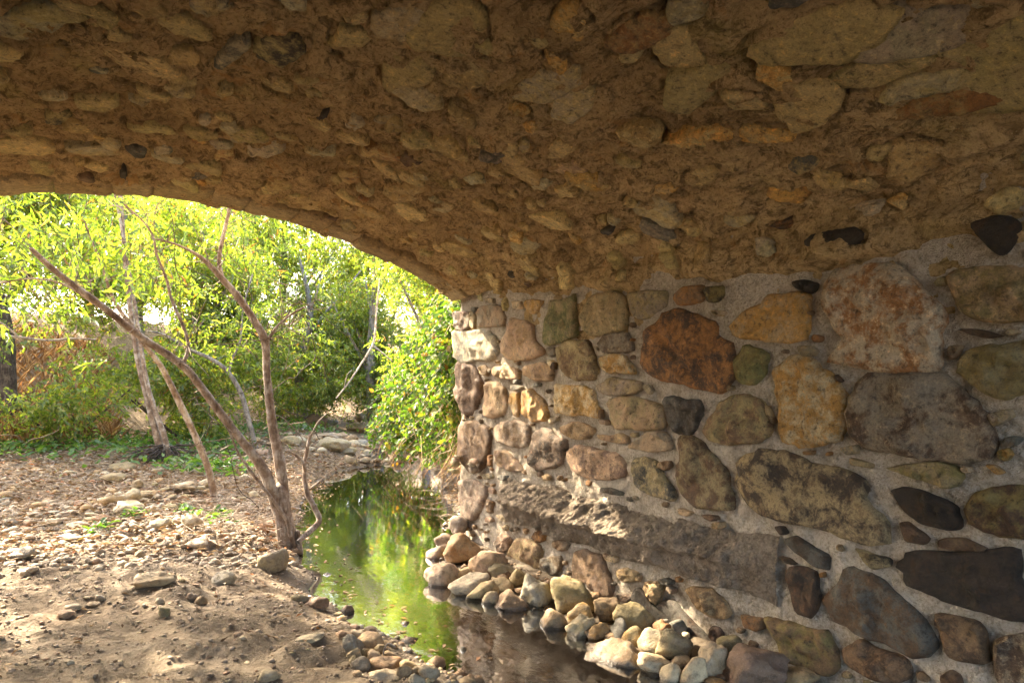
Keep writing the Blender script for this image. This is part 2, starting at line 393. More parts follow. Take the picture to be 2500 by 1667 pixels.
# abutment wall, mortar face
def wall_rel(y, z):
    p = P3(0, y, z)
    return .016*fbm(p*4, 4, 21)+.010*fbm(p*16, 4, 22)
ay, az = np.concatenate([np.linspace(NY, .9, 60)[:-1], np.linspace(.9, FY-.004, 380)]), np.linspace(-.35, 2.36, 200)
AY, AZ = np.meshgrid(ay, az, indexing='ij')
wv = P3(WX+.026-wall_rel(AY, AZ), AY, AZ)
# the quoin edge wanders
edge = np.clip((AY-(FY-.12))/.12, 0, 1); wv[..., 1] += edge*(.02*fbm(P3(0, 0, AZ*6), 3, 4)-.02)
nA, nB = len(ay), len(az)
faces = grid_faces(nA, nB, False)
# return of the corner: the far face of the abutment
rx = np.linspace(WX+.05, WX+4.5, 40)
last = wv[-1]                                        # (nB,3)
RXg, RZg = np.meshgrid(rx, az, indexing='ij')
rv = P3(RXg, FY-.02+.02*fbm(P3(RXg*5, 0, RZg*5), 3, 6), RZg)
allv = np.concatenate([wv.reshape(-1, 3), rv.reshape(-1, 3)])
f2 = grid_faces(len(rx), nB, False)+nA*nB
st = np.stack([np.arange(nB-1)+(nA-1)*nB, np.arange(nB-1)+nA*nB, np.arange(1, nB)+nA*nB, np.arange(1, nB)+(nA-1)*nB], -1)
abut = keep(obj('abutment_wall', fast_mesh('abutment_wall', allv, np.concatenate([faces, f2, st])), M['mortar']), bridge)

def box(x0, x1, y0, y1, z0, z1):
    v = np.array([(x, y, z) for x in (x0, x1) for y in (y0, y1) for z in (z0, z1)], float)
    f = np.array([(0, 1, 3, 2), (4, 6, 7, 5), (0, 4, 5, 1), (2, 3, 7, 6), (0, 2, 6, 4), (1, 5, 7, 3)])
    return v, f
# spandrels, deck and left abutment: the solid masonry round the opening
def masonry():
    xs = np.linspace(-1.94, 3.04, 60); zs = np.interp(xs, _cx, _cz)+.05
    top = 4.0; vv = []; ff = []
    for y in (NY, FY+.02):
        b = len(vv)
        for x, z in zip(xs, zs): vv += [(x, y, z), (x, y, top)]
        for i in range(len(xs)-1): ff.append((b+2*i, b+2*i+2, b+2*i+3, b+2*i+1))
    for y in (NY, FY+.02):
        b = len(vv); vv += [(3.04, y, 2.36), (7.6, y, 2.36), (7.6, y, top), (3.04, y, top), (-1.94, y, -.3), (-6.5, y, -.3), (-6.5, y, top), (-1.94, y, top)]
        ff += [(b, b+1, b+2, b+3), (b+4, b+5, b+6, b+7)]
    b = len(vv); vv += [(-6.5, NY, top), (7.6, NY, top), (7.6, FY+.02, top), (-6.5, FY+.02, top)]; ff.append((b, b+1, b+2, b+3))
    b = len(vv); vv += [(-1.94, NY, -.3), (-1.94, FY, -.3), (-1.94, FY, 2.4), (-1.94, NY, 2.4)]; ff.append((b, b+1, b+2, b+3))
    return fast_mesh('spandrel', np.array(vv), np.array(ff), False)
keep(obj('spandrel', masonry(), M['mortar']), bridge)
for y in (NY+.15, FY-.17):
    v, f = box(-6.5, 7.6, y-.16, y+.17, 4.004, 4.75); keep(obj('parapet', fast_mesh('parapet', v, f, False), M['mortar']), bridge)

# voussoirs along the far rim
cuts = [0.0]
while cuts[-1] < ARC0: cuts.append(cuts[-1]+random.uniform(.26, .55))
for s0, s1 in zip(cuts[:-1], cuts[1:]):
    s1 = min(s1, ARC0-.01); s0 = max(s0, .05)
    if s1-s0 < .12: continue
    n = 10; ss = np.linspace(s0+.0015, s1-.0015, n); yy = np.linspace(FY-.26-random.uniform(0, .12), FY+.06+random.uniform(-.015, .03), 8)
    S_, Y_ = np.meshgrid(ss, yy, indexing='ij'); x, z, a, b = vault_pt(S_)
    e = np.minimum(np.minimum(S_-ss[0], ss[-1]-S_)/.03, np.minimum(Y_-yy[0], yy[-1]-Y_)/.03); e = np.clip(e, 0, 1)
    r = .018+.018*e+.014*fbm(P3(S_*6, Y_*6, s0), 3, 8)+random.uniform(-.006, .010)
    tp = P3(x+a*r, Y_, z+b*r).reshape(-1, 3); rim = P3(x-a*.34, Y_, z-b*.34).reshape(-1, 3)
    g = np.arange(n*8).reshape(n, 8); q = grid_faces(n, 8, True); N = n*8
    loop = np.concatenate([g[:, 0], g[-1, 1:], g[-2::-1, -1], g[0, -2:0:-1]])
    nx2 = np.roll(loop, -1); sidef = np.stack([loop, nx2, nx2+N, loop+N], -1)
    me = fast_mesh('voussoir', np.concatenate([tp, rim]), np.concatenate([q, sidef, q[:, ::-1]+N]))
    c = random.choice([(.42, .30, .13), (.37, .25, .11), (.46, .33, .16)])
    keep(obj('voussoir', me, M['stone'], color=c, tint=[k*.75 for k in c]), vault)

# concrete ledge along the foot of the wall
ly = np.linspace(2.33, 5.2, 240)
def ledge():
    zt = np.interp(ly, [2.33, 5.2], [.70, .70])+.03*fbm(P3(ly*3, 0, 0), 4, 50)
    zb = np.interp(ly, [2.33, 5.2], [.36, .34])+.015*fbm(P3(ly*4, 0, 3), 3, 51)
    zm = np.interp(ly, [2.33, 5.2], [.52, .50])+.012*fbm(P3(ly*5, 0, 7), 4, 52)
    prof_ = []
    T = np.linspace(0, 1, 22)
    for t in T: prof_.append((WX+.03-.155*t**.9, zt+(zm-zt)*t))              # sloping top
    for t in np.linspace(.15, 1, 5): prof_.append((WX-.125+.07*t, zm-.05*t))   # undercut
    for t in np.linspace(.2, 1, 7): prof_.append((WX-.055+.03*t, zm-.05+(zb-zm+.05)*t))
    prof_.append((WX+.05, zb-.02))
    A = np.stack([P3(np.full_like(ly, x), ly, z) for x, z in prof_], 1)       # (ny, np, 3)
    endf = (np.clip((ly-ly[0]-.12*fbm(P3(ly*0+1, ly*5, 0), 2, 9))/.8, 0, 1)*np.clip((ly[-1]-ly)/.15, 0, 1))[:, None]**.6
    A[..., 0] = WX+.03+(A[..., 0]-WX-.03)*endf
    A[..., 0] -= endf*(.028*fbm(A*9, 4, 60)+.022*fbm(A*26, 3, 61)); A[..., 2] += endf*.012*fbm(A*10, 3, 62)
    return fast_mesh('concrete_ledge', A.reshape(-1, 3), grid_faces(len(ly), len(prof_), False))
keep(obj('concrete_ledge', ledge(), M['concrete'], label='rough concrete ledge with sloping top low on the abutment wall'), bridge)

# ------------------------------------------------------------------ stones laid in the wall
PAL = dict(tan=(.40, .30, .19), grey=(.27, .235, .20), dark=(.052, .041, .032), rust=(.30, .155, .06), cream=(.58, .50, .37), brown=(.21, .145, .09),
    purp=(.21, .152, .125), green=(.16, .175, .08), slate=(.115, .115, .11), ochre=(.45, .27, .085), olive=(.22, .185, .08), pink=(.40, .29, .215),
    black=(.028, .023, .018), pale=(.46, .405, .32), choc=(.105, .068, .044), bluish=(.27, .27, .26), khaki=(.33, .28, .17))
TILE = dict(A=(1080, 680, 3.267), B=(1700, 600, 2.851), C=(1080, 1050, 2.851), D=(1700, 1050, 2.541))
WALL = [
 ('A','grey','purp',.03,[75,265,190,265,215,300,205,380,150,425,85,390]), ('A','tan','pale',.02,[205,270,235,262,255,300,245,400,215,395]),
 ('A','grey','pink',.03,[285,225,390,205,455,230,480,320,470,380,340,385,270,385,268,300]), ('A','bluish','slate',.015,[225,225,262,228,255,265,230,268]),
 ('A','pale','grey',.015,[335,155,395,155,398,195,345,190]), ('A','pale','cream',.02,[555,180,620,180,630,220,610,240,560,235]),
 ('A','tan','ochre',.02,[650,175,700,165,780,175,770,215,720,278,680,275,650,235]), ('A','khaki','green',.04,[845,175,960,170,1035,130,1035,250,1045,430,1020,470,870,515,790,520,800,400,815,320]),
 ('A','tan','khaki',.045,[1160,140,1270,105,1400,140,1430,200,1430,370,1410,410,1190,460,1120,420,1080,340,1110,240]), ('A','khaki','grey',.035,[1470,110,1650,95,1760,100,1760,215,1640,300,1560,320,1510,290,1470,170]),
 ('A','tan','pink',.045,[530,320,620,325,690,370,700,480,785,560,780,600,640,640,540,640,455,580,460,490,520,390]), ('A','pale','bluish',.05,[72,420,200,425,330,410,400,470,415,560,385,665,240,660,150,670,80,620]),
 ('A','slate','grey',.02,[820,555,870,545,893,570,890,605,840,620]), ('A','khaki','brown',.06,[900,545,950,500,1130,500,1150,570,1205,720,1190,790,1040,810,960,780,920,700,890,590]),
 ('A','grey','choc',.04,[1260,460,1330,440,1445,435,1490,500,1492,575,1430,590,1260,590,1240,520]), ('A','ochre','cream',.03,[1235,640,1330,600,1440,610,1495,720,1490,760,1400,750,1310,758,1250,700]),
 ('A','brown','tan',.02,[280,700,330,690,360,730,340,775,290,765]), ('A','tan','pink',.03,[395,705,500,700,590,720,590,800,480,800,390,770]),
 ('A','tan','pink',.035,[640,700,760,670,835,690,850,740,840,815,720,810,635,770]), ('A','rust','choc',.08,[1750,280,1880,250,2010,290,2140,370,2150,460,2230,510,2260,640,2250,790,2190,895,2080,890,1920,840,1700,800,1600,740,1550,660,1570,560,1580,430,1680,380]),
 ('A','rust','brown',.03,[1840,110,1900,60,2060,50,2070,170,1980,200,1880,210,1840,160]), ('A','olive','dark',.03,[2080,70,2220,55,2235,130,2170,190,2090,180]),
 ('A','purp','choc',.05,[97,690,160,665,250,720,280,830,285,940,215,1080,130,1060,92,920]), ('A','tan','pink',.04,[330,825,430,840,465,880,495,990,495,1080,410,1100,370,1115,310,1080,320,960]),
 ('A','tan','ochre',.02,[525,920,590,905,600,1000,600,1110,560,1080,530,1000]), ('A','ochre','tan',.05,[620,900,690,885,770,960,825,1060,800,1125,700,1140,640,1090,615,990]),
 ('A','cream','ochre',.05,[885,845,1000,860,1080,850,1180,885,1200,970,1230,1110,1120,1090,1000,1085,890,1060,875,990]), ('A','grey','khaki',.04,[1225,850,1340,785,1400,800,1560,830,1565,880,1500,920,1320,930,1230,900]),
 ('A','khaki','pink',.05,[1290,970,1400,950,1560,950,1730,1040,1740,1160,1700,1200,1560,1200,1400,1195,1360,1190,1330,1090]), ('A','slate','dark',.05,[1755,935,1830,940,1910,975,2020,970,2045,1080,2010,1190,1960,1245,1850,1235,1780,1150,1750,1050]),
 ('A','choc','brown',.05,[112,1160,240,1150,340,1190,360,1290,340,1370,290,1520,190,1530,118,1440]), ('A','grey','brown',.05,[395,1190,470,1140,560,1135,660,1180,675,1320,600,1350,480,1320,400,1290]),
 ('A','purp','dark',.05,[735,1210,830,1195,900,1270,960,1290,945,1460,880,1500,730,1525,675,1470,690,1330]), ('A','tan','brown',.04,[920,1190,1020,1145,1130,1165,1195,1215,1150,1270,1060,1285,960,1250]),
 ('A','tan','pink',.03,[1225,1245,1330,1255,1400,1230,1460,1270,1475,1310,1400,1315,1250,1285]), ('A','grey','pink',.04,[1480,1320,1530,1290,1620,1220,1770,1225,1805,1300,1805,1375,1600,1380,1475,1350]),
 ('A','brown','purp',.03,[405,1380,480,1370,540,1420,600,1480,635,1540,520,1535,420,1490]), ('A','pale','bluish',.015,[535,850,600,845,635,865,600,890,545,885]),
 ('A','rust','brown',.012,[355,1410,380,1405,382,1495,360,1495]), ('A','pale','tan',.012,[2125,250,2240,255,2245,285,2190,300]), ('A','grey','pale',.02,[1590,850,1640,845,1665,890,1640,930]),
 ('A','slate','bluish',.012,[560,805,600,803,598,838,565,835]), ('A','bluish','slate',.012,[705,838,765,832,768,858,708,862]), ('A','pale','tan',.015,[890,140,935,135,930,168,895,170]), ('A','purp','pink',.02,[1240,1120,1300,1130,1305,1170,1250,1160]), ('A','brown','rust',.012,[1245,1050,1265,1045,1262,1115,1245,1110]), ('A','khaki','grey',.02,[840,1120,910,1100,905,1135,850,1165]), ('A','tan','khaki',.02,[1495,1232,1545,1225,1550,1262,1505,1268]), ('A','choc','dark',.015,[865,670,892,665,890,720,862,725]), ('A','cream','pale',.015,[830,645,870,655,865,715,845,690]),
 ('C','pink','purp',.055,[865,150,930,110,1030,130,1130,165,1190,150,1255,225,1250,320,1150,345,1000,335,910,300,870,220]), ('C','khaki','slate',.06,[1310,205,1380,195,1470,220,1500,290,1560,380,1600,460,1560,485,1440,460,1340,400,1305,290]),
 ('C','brown','tan',.03,[1495,220,1570,215,1580,255,1545,280,1500,260]), ('C','choc','khaki',.06,[1630,60,1720,40,1800,110,1880,220,1960,300,1975,400,1990,490,1980,550,1870,545,1740,520,1640,440,1615,330,1625,180]),
 ('C','grey','purp',.04,[105,360,190,340,290,400,290,470,250,560,190,630,130,600,105,480]), ('C','brown','grey',.02,[300,480,340,500,335,580,300,570]), ('C','bluish','slate',.015,[380,315,440,315,430,350,390,345]),
 ('C','slate','dark',.03,[1080,405,1150,400,1240,430,1235,458,1170,448,1090,428]), ('C','slate','bluish',.015,[1280,460,1310,465,1305,500,1280,490]), ('C','tan','pink',.03,[1630,540,1730,575,1690,600,1640,590]),
 ('C','choc','brown',.025,[1790,590,1890,595,1905,625,1850,635]), ('C','tan','khaki',.025,[1870,645,1930,640,1930,685,1880,690]), ('C','rust','choc',.04,[625,715,665,695,710,715,690,770,645,785,615,750]),
 ('C','grey','brown',.03,[750,775,800,765,860,790,850,835,815,845,760,815]), ('C','grey','pink',.04,[345,790,400,715,450,750,440,840,380,850]), ('C','brown','khaki',.06,[440,840,500,760,590,770,640,800,670,860,650,960,600,990,520,985,440,930]),
 ('C','bluish','brown',.05,[680,895,760,880,800,880,805,970,760,1010,690,1000,665,950]), ('C','purp','brown',.05,[895,865,960,840,1080,890,1110,960,1150,1070,1165,1170,1060,1160,980,1060,895,1050]),
 ('C','pink','cream',.03,[1100,860,1130,855,1205,890,1195,925,1130,910]), ('C','tan','khaki',.05,[1200,975,1265,955,1335,1000,1335,1045,1270,1065,1205,1030]), ('C','tan','khaki',.06,[1385,1065,1450,1055,1500,1090,1500,1140,1470,1220,1430,1180,1385,1120]),
 ('C','dark','slate',.035,[1310,1180,1350,1100,1390,1130,1430,1195,1470,1225,1560,1180,1640,1250,1700,1330,1850,1470,1830,1500,1740,1480,1620,1400,1480,1320,1400,1240]), ('C','slate','dark',.025,[1490,1040,1540,1030,1585,1055,1570,1080,1510,1070]),
 ('C','brown','tan',.05,[1680,1115,1720,1095,1850,1110,1930,1190,1980,1270,1940,1310,1830,1290,1740,1230]), ('C','brown','rust',.015,[1620,1020,1650,1040,1640,1062,1620,1045]), ('C','purp','grey',.02,[1560,1085,1600,1110,1590,1145,1550,1110]),
 ('C','choc','purp',.04,[1860,1370,1915,1375,1935,1420,1910,1480,1870,1490,1855,1430]), ('C','brown','rust',.03,[2060,1290,2120,1300,2215,1320,2220,1380,2180,1400,2100,1380]), ('C','purp','dark',.04,[1200,1145,1260,1140,1305,1170,1280,1200,1215,1190]),
 ('C','pink','grey',.015,[315,395,350,410,358,445,325,440]), ('C','pink','purp',.015,[295,605,335,612,340,640,300,638]), ('C','tan','pale',.015,[365,592,410,585,470,625,420,635]), ('C','khaki','slate',.015,[265,310,330,295,350,330,300,345]),
 ('D','dark','khaki',.06,[240,195,400,130,560,160,700,220,900,250,1000,300,1030,350,1010,440,1060,480,1100,520,1140,560,1170,680,1130,705,1000,690,850,650,700,600,520,555,390,515,300,440,250,320]),
 ('D','black','dark',.05,[1200,380,1270,360,1370,375,1480,420,1580,480,1620,560,1645,620,1520,615,1380,575,1280,510]), ('D','choc','olive',.05,[1655,500,1720,390,1850,350,2060,360,2060,685,1900,670,1780,640,1680,580]),
 ('D','olive','khaki',.04,[1170,235,1300,210,1480,200,1600,230,1640,300,1610,345,1540,365,1400,320,1260,275]), ('D','choc','brown',.03,[1250,580,1290,575,1370,625,1425,680,1390,710,1280,690]),
 ('D','choc','brown',.03,[1480,690,1540,670,1640,670,1780,735,1760,752,1600,747,1490,725]), ('D','black','dark',.06,[1220,840,1290,760,1420,752,1560,768,1760,760,1930,750,1955,830,1960,920,2010,1040,2050,1080,2050,1190,1900,1180,1740,1120,1560,1080,1380,1000,1270,960,1270,890]),
 ('D','dark','slate',.03,[540,690,600,660,680,710,800,780,815,865,700,840,630,780]), ('D','dark','khaki',.03,[975,740,1080,770,1190,805,1190,850,1070,865,1020,790]),
 ('D','choc','dark',.04,[550,870,640,855,720,890,745,990,730,1100,690,1165,600,1140,580,1050]), ('D','choc','slate',.06,[780,1060,880,960,890,870,940,850,1080,920,1200,1020,1310,1110,1390,1200,1450,1310,1400,1385,1300,1400,1150,1320,1000,1270,850,1180]),
 ('D','brown','choc',.05,[1455,1135,1520,1160,1660,1180,1740,1220,1755,1300,1780,1450,1680,1440,1560,1420,1510,1300]), ('D','brown','choc',.05,[880,1370,1000,1300,1080,1370,1200,1395,1290,1450,1305,1530,1200,1590,1060,1540,940,1490]),
 ('D','brown','olive',.06,[405,1170,520,1200,640,1230,780,1250,790,1310,840,1400,850,1470,790,1520,660,1500,520,1430,490,1300]), ('D','choc','brown',.03,[1500,1530,1560,1495,1620,1530,1640,1590,1510,1590]),
 ('D','grey','choc',.05,[1840,1300,1950,1290,2060,1280,2060,1600,1860,1600,1830,1420]), ('D','khaki','grey',.02,[880,110,990,90,990,145,920,155]), ('D','tan','khaki',.015,[940,170,1010,190,1090,210,1080,238,950,215]),
 ('D','tan','ochre',.015,[1780,210,1850,220,1900,265,1860,278]), ('D','ochre','olive',.02,[1860,130,1930,110,1950,150,1910,190,1870,175]), ('D','rust','brown',.015,[660,130,725,125,720,155,660,152]), ('D','dark','choc',.015,[480,600,520,600,545,640,520,655]),
 ('D','choc','dark',.012,[505,780,560,800,610,835,560,828]), ('D','choc','rust',.012,[760,885,790,880,785,915,765,915]),
 ('B','ochre','tan',.05,[220,570,300,470,430,410,480,340,620,330,755,350,755,470,740,640,660,675,500,660,300,640,240,620]), ('B','pale','rust',.09,[870,300,960,160,1150,120,1350,140,1480,220,1540,330,1640,450,1660,570,1640,760,1655,850,1500,870,1380,860,1240,880,1080,840,890,800,950,700,1000,640,930,560,880,450]),
 ('B','tan','olive',.06,[1755,220,1800,180,1900,160,2100,150,2310,150,2310,510,2000,525,1900,500,1800,430,1755,330]), ('B','green','olive',.03,[250,790,330,690,430,720,475,760,450,900,380,960,300,950,250,900]),
 ('B','khaki','brown',.06,[30,1280,80,1180,190,1060,300,1035,420,1070,460,1180,505,1310,400,1360,200,1385,60,1350]), ('B','ochre','cream',.05,[525,890,640,790,770,800,830,880,930,930,1000,1060,990,1250,970,1340,850,1390,700,1385,580,1330,560,1100]),
 ('B','grey','choc',.08,[1030,1200,1100,970,1200,890,1400,900,1680,890,1760,960,1880,1060,1960,1150,2010,1180,2030,1400,1900,1460,1750,1500,1550,1490,1380,1430,1150,1400,1080,1330]), ('B','olive','khaki',.06,[1800,880,1860,730,2000,690,2180,680,2310,650,2310,1030,2130,1060,2000,1020,1880,940]),
 ('B','black','dark',.02,[650,250,740,235,830,260,820,310,770,330,690,290]), ('B','black','choc',.02,[1820,580,1900,575,2000,590,2100,625,2000,642,1880,612]), ('B','dark','choc',.012,[960,890,1010,940,990,952,965,920]),  # first piece is a dark hole, its shade painted as a black stone
 ('B','choc','dark',.015,[1490,220,1560,290,1620,400,1600,410,1540,340]), ('B','pale','tan',.012,[90,450,190,455,170,490,120,485]), ('B','brown','tan',.015,[475,1110,500,1120,535,1220,520,1235,480,1170]),
 ('B','khaki','grey',.02,[690,700,780,695,830,730,790,770,720,760]), ('B','grey','khaki',.025,[2010,1170,2180,1130,2200,1190,2060,1260]), ('B','brown','khaki',.02,[1740,700,1840,690,1810,760,1750,800]),
]
for q in PAL: PAL[q] = (PAL[q][0]*1.08, PAL[q][1]*.97, PAL[q][2]*.76)
def jit(c):
    k = random.uniform(.86, 1.14); return [max(.01, q*k*random.uniform(.97, 1.03)) for q in c]
def resample(p, n):
    p = np.asarray(p, float); k = len(p)
    # corners cut back a little by smoothing
    out = []
    for i in range(k):
        b, c = p[i], p[(i+1) % k]
        for t in np.linspace(0, 1, 8, endpoint=False):
            out.append((1-t)*b+t*c)
    q = np.array(out)
    for _ in range(2): q = .5*q+.25*(np.roll(q, 1, 0)+np.roll(q, -1, 0))
    L = np.r_[0, np.cumsum(np.hypot(*np.diff(np.r_[q, q[:1]], axis=0).T))]; q2 = np.r_[q, q[:1]]
    s = np.linspace(0, L[-1], n, endpoint=False)
    return np.stack([np.interp(s, L, q2[:, j]) for j in (0, 1)], -1)
def slab(name, poly2, place, bulge, seed, back=.06, n=40, rings=9, rough=1.0):
    """a stone: closed outline poly2 in a surface's own plane; place(a, b, lift) -> world; lift is out of the wall"""
    q = resample(poly2, n); c = q.mean(0); size = np.sqrt(max(1e-6, np.ptp(q[:, 0])*np.ptp(q[:, 1])))
    j = fbm(P3(q[:, 0]*9/size*.3, q[:, 1]*9/size*.3, seed), 3, seed); q = c+(q-c)*(1.075+.06*rough*j+.035*rough*fbm(P3(q[:, 0]*30, q[:, 1]*30, seed), 2, seed+2))[:, None]
    V_ = []; gr = np.random.default_rng(seed+7); pg = gr.normal(size=(5, 2))*.16*rough; po = gr.uniform(.35, 1.05, 5)*bulge
    for r in range(rings+1):
        t = r/rings
        if r == 0: k, lift = 1.0, -back
        else:
            k = 1-(t-1/rings)/(1-1/rings)*.999; lift = bulge*(1-k**14.0)**.8
        w = c+(q-c)*k
        if r: lift = np.minimum(lift, np.maximum(.5*bulge, np.min(po[:, None]+pg @ (w-c).T, 0)))          # chipped faces
        if r: lift = lift+bulge*rough*(.95*fbm(P3(w[:, 0]*3.2/size, w[:, 1]*3.2/size, seed*1.7), 4, seed+1)*(1-k**9))+.010*fbm(P3(w[:, 0]*22, w[:, 1]*22, seed), 3, seed+5)-.004
        if r > 1: lift = np.maximum(lift, .008)
        V_.append(place(w[:, 0], w[:, 1], lift+0*w[:, 0]))
    V_ = np.concatenate(V_)
    F_ = []
    for r in range(rings):
        i = np.arange(n); i2 = (i+1) % n
        F_.append(np.stack([r*n+i, r*n+i2, (r+1)*n+i2, (r+1)*n+i], -1))
    return fast_mesh(name, V_, np.concatenate(F_))
def wall_place(a, b, lift): return P3(WX-lift, a, b)
for i, (tl, c0, c1, bl, pts) in enumerate(WALL):
    ox, oy, s = TILE[tl]; pts = np.array(pts, float).reshape(-1, 2)
    w = []
    for u, v in pts:
        d = ray(ox+u/s, oy+v/s); t = (WX-.35*bl)/d[0]; w.append((d[1]*t, EYE+d[2]*t))
    w = np.array(w)
    ar = np.sum(w[:, 0]*np.roll(w[:, 1], -1)-w[:, 1]*np.roll(w[:, 0], -1))
    if ar > 0: w = w[::-1]
    corner = w[:, 0].max() > FY-.06
    me = slab('wall_stone', w, wall_place, bl*.55+.006, i+1, back=.30 if corner else .05, n=44 if np.ptp(w[:, 0]) > .25 else 26, rings=10 if np.ptp(w[:, 0]) > .25 else 6)
    keep(obj('wall_stone', me, M['stone'], color=jit(PAL[c0]), tint=jit(PAL[c1])), abut)
# small infill stones pressed into the joints
OUT = []
for tl, c0, c1, bl, pts in WALL:
    ox, oy, s = TILE[tl]; q = np.array(pts, float).reshape(-1, 2); w = []
    for u, v in q:
        d = ray(ox+u/s, oy+v/s); t = WX/d[0]; w.append((d[1]*t, EYE+d[2]*t))
    w = np.array(w); OUT.append((w[:, 0].min(), w[:, 0].max(), w[:, 1].min(), w[:, 1].max()))
n = 0
for _ in range(4000):
    y_, z_ = rng.uniform(1.25, 5.95), rng.uniform(.08, 1.95); r_ = rng.uniform(.012, .034)
    if any(a-r_ < y_ < b+r_ and c-r_ < z_ < d+r_ for a, b, c, d in OUT) or (.3 < z_ < .75 and 2.2 < y_ < 5.3): continue
    OUT.append((y_-r_*2, y_+r_*2, z_-r_*2, z_+r_*2)); n += 1
    th = np.linspace(0, 2*math.pi, 7, endpoint=False)[::-1]; rr = rng.uniform(.6, 1.1, 7)*r_
    me = slab('wall_stone', np.stack([y_+np.cos(th)*rr*rng.uniform(1, 1.7), z_+np.sin(th)*rr], -1), wall_place, .012, 400+n, back=.03, n=14, rings=4)
    keep(obj('wall_stone', me, M['stone'], color=jit(PAL[random.choice(['grey', 'tan', 'brown', 'purp', 'khaki', 'slate', 'pale', 'rust'])]), tint=jit(PAL['brown'])), abut)
    if n > 75: break
# ------------------------------------------------------------------ stones set in the soffit
def hit_vault(u, v):
    d = ray(u, v); t = np.linspace(.3, 12, 6000); x = d[0]*t; y = d[1]*t; z = EYE+d[2]*t
    k = np.argmax((z > np.interp(x, _cx, _cz)) | (x > 3.02))
    if x[k] > 3.0: return ARC0+max(0, 2.335-z[k]), y[k]
    return np.interp(x[k], _cx, _arc[:len(_cx)]), y[k]
def vault_place(a, b, lift):
    x, z, nx_, nz_ = vault_pt(a); l = lift+.010
    return P3(x+nx_*l, b, z+nz_*l)
used = []
VC = [('tan2', 'khaki2'), ('khaki2', 'olive2'), ('brown2', 'tan2'), ('olive2', 'khaki2'), ('grey2', 'khaki2'), ('tan2', 'brown2'), ('khaki2', 'brown2'), ('tan2', 'ochre2'), ('khaki2', 'tan2'), ('grey2', 'olive2')]
PAL.update(tan2=(.60, .43, .175), khaki2=(.53, .395, .165), olive2=(.44, .335, .125), brown2=(.40, .265, .095), grey2=(.46, .385, .22), ochre2=(.60, .34, .085))
SHELL = []
def vault_stone(s, y, a, b, rot, cols, bulge, seed, tilt=.0, k=7):
    SHELL.append((s, y, a, b, rot))
    th = np.sort((np.arange(k)+np.random.default_rng(seed).uniform(-.35, .35, k))*2*math.pi/k)
    rr = np.random.default_rng(seed+99).uniform(.66, 1.18, k)
    p = np.stack([np.cos(th)*rr*a, np.sin(th)*rr*b], -1); c_, s_ = math.cos(rot), math.sin(rot)
    p = p @ np.array([[c_, s_], [-s_, c_]])+np.array([s, y])
    p[:, 0] = np.clip(p[:, 0], .03, ARC-.06); p[:, 1] = np.minimum(p[:, 1], FY-.2)
    ta = seed*2.39; tx, ty = math.cos(ta)*tilt, math.sin(ta)*tilt
    pl = lambda A_, B_, l: vault_place(A_, B_, l+(tx*(A_-s)+ty*(B_-y))*(np.asarray(l) > -.02)+.6*vault_rel(np.array(s), np.array(y)))
    me = slab('vault_stone', p, pl, bulge*.6, seed, back=.07, n=30, rings=6, rough=1.5)
    keep(obj('vault_stone', me, M['stone'], color=jit(PAL[cols[0]]), tint=jit(PAL[cols[1]])), vault)
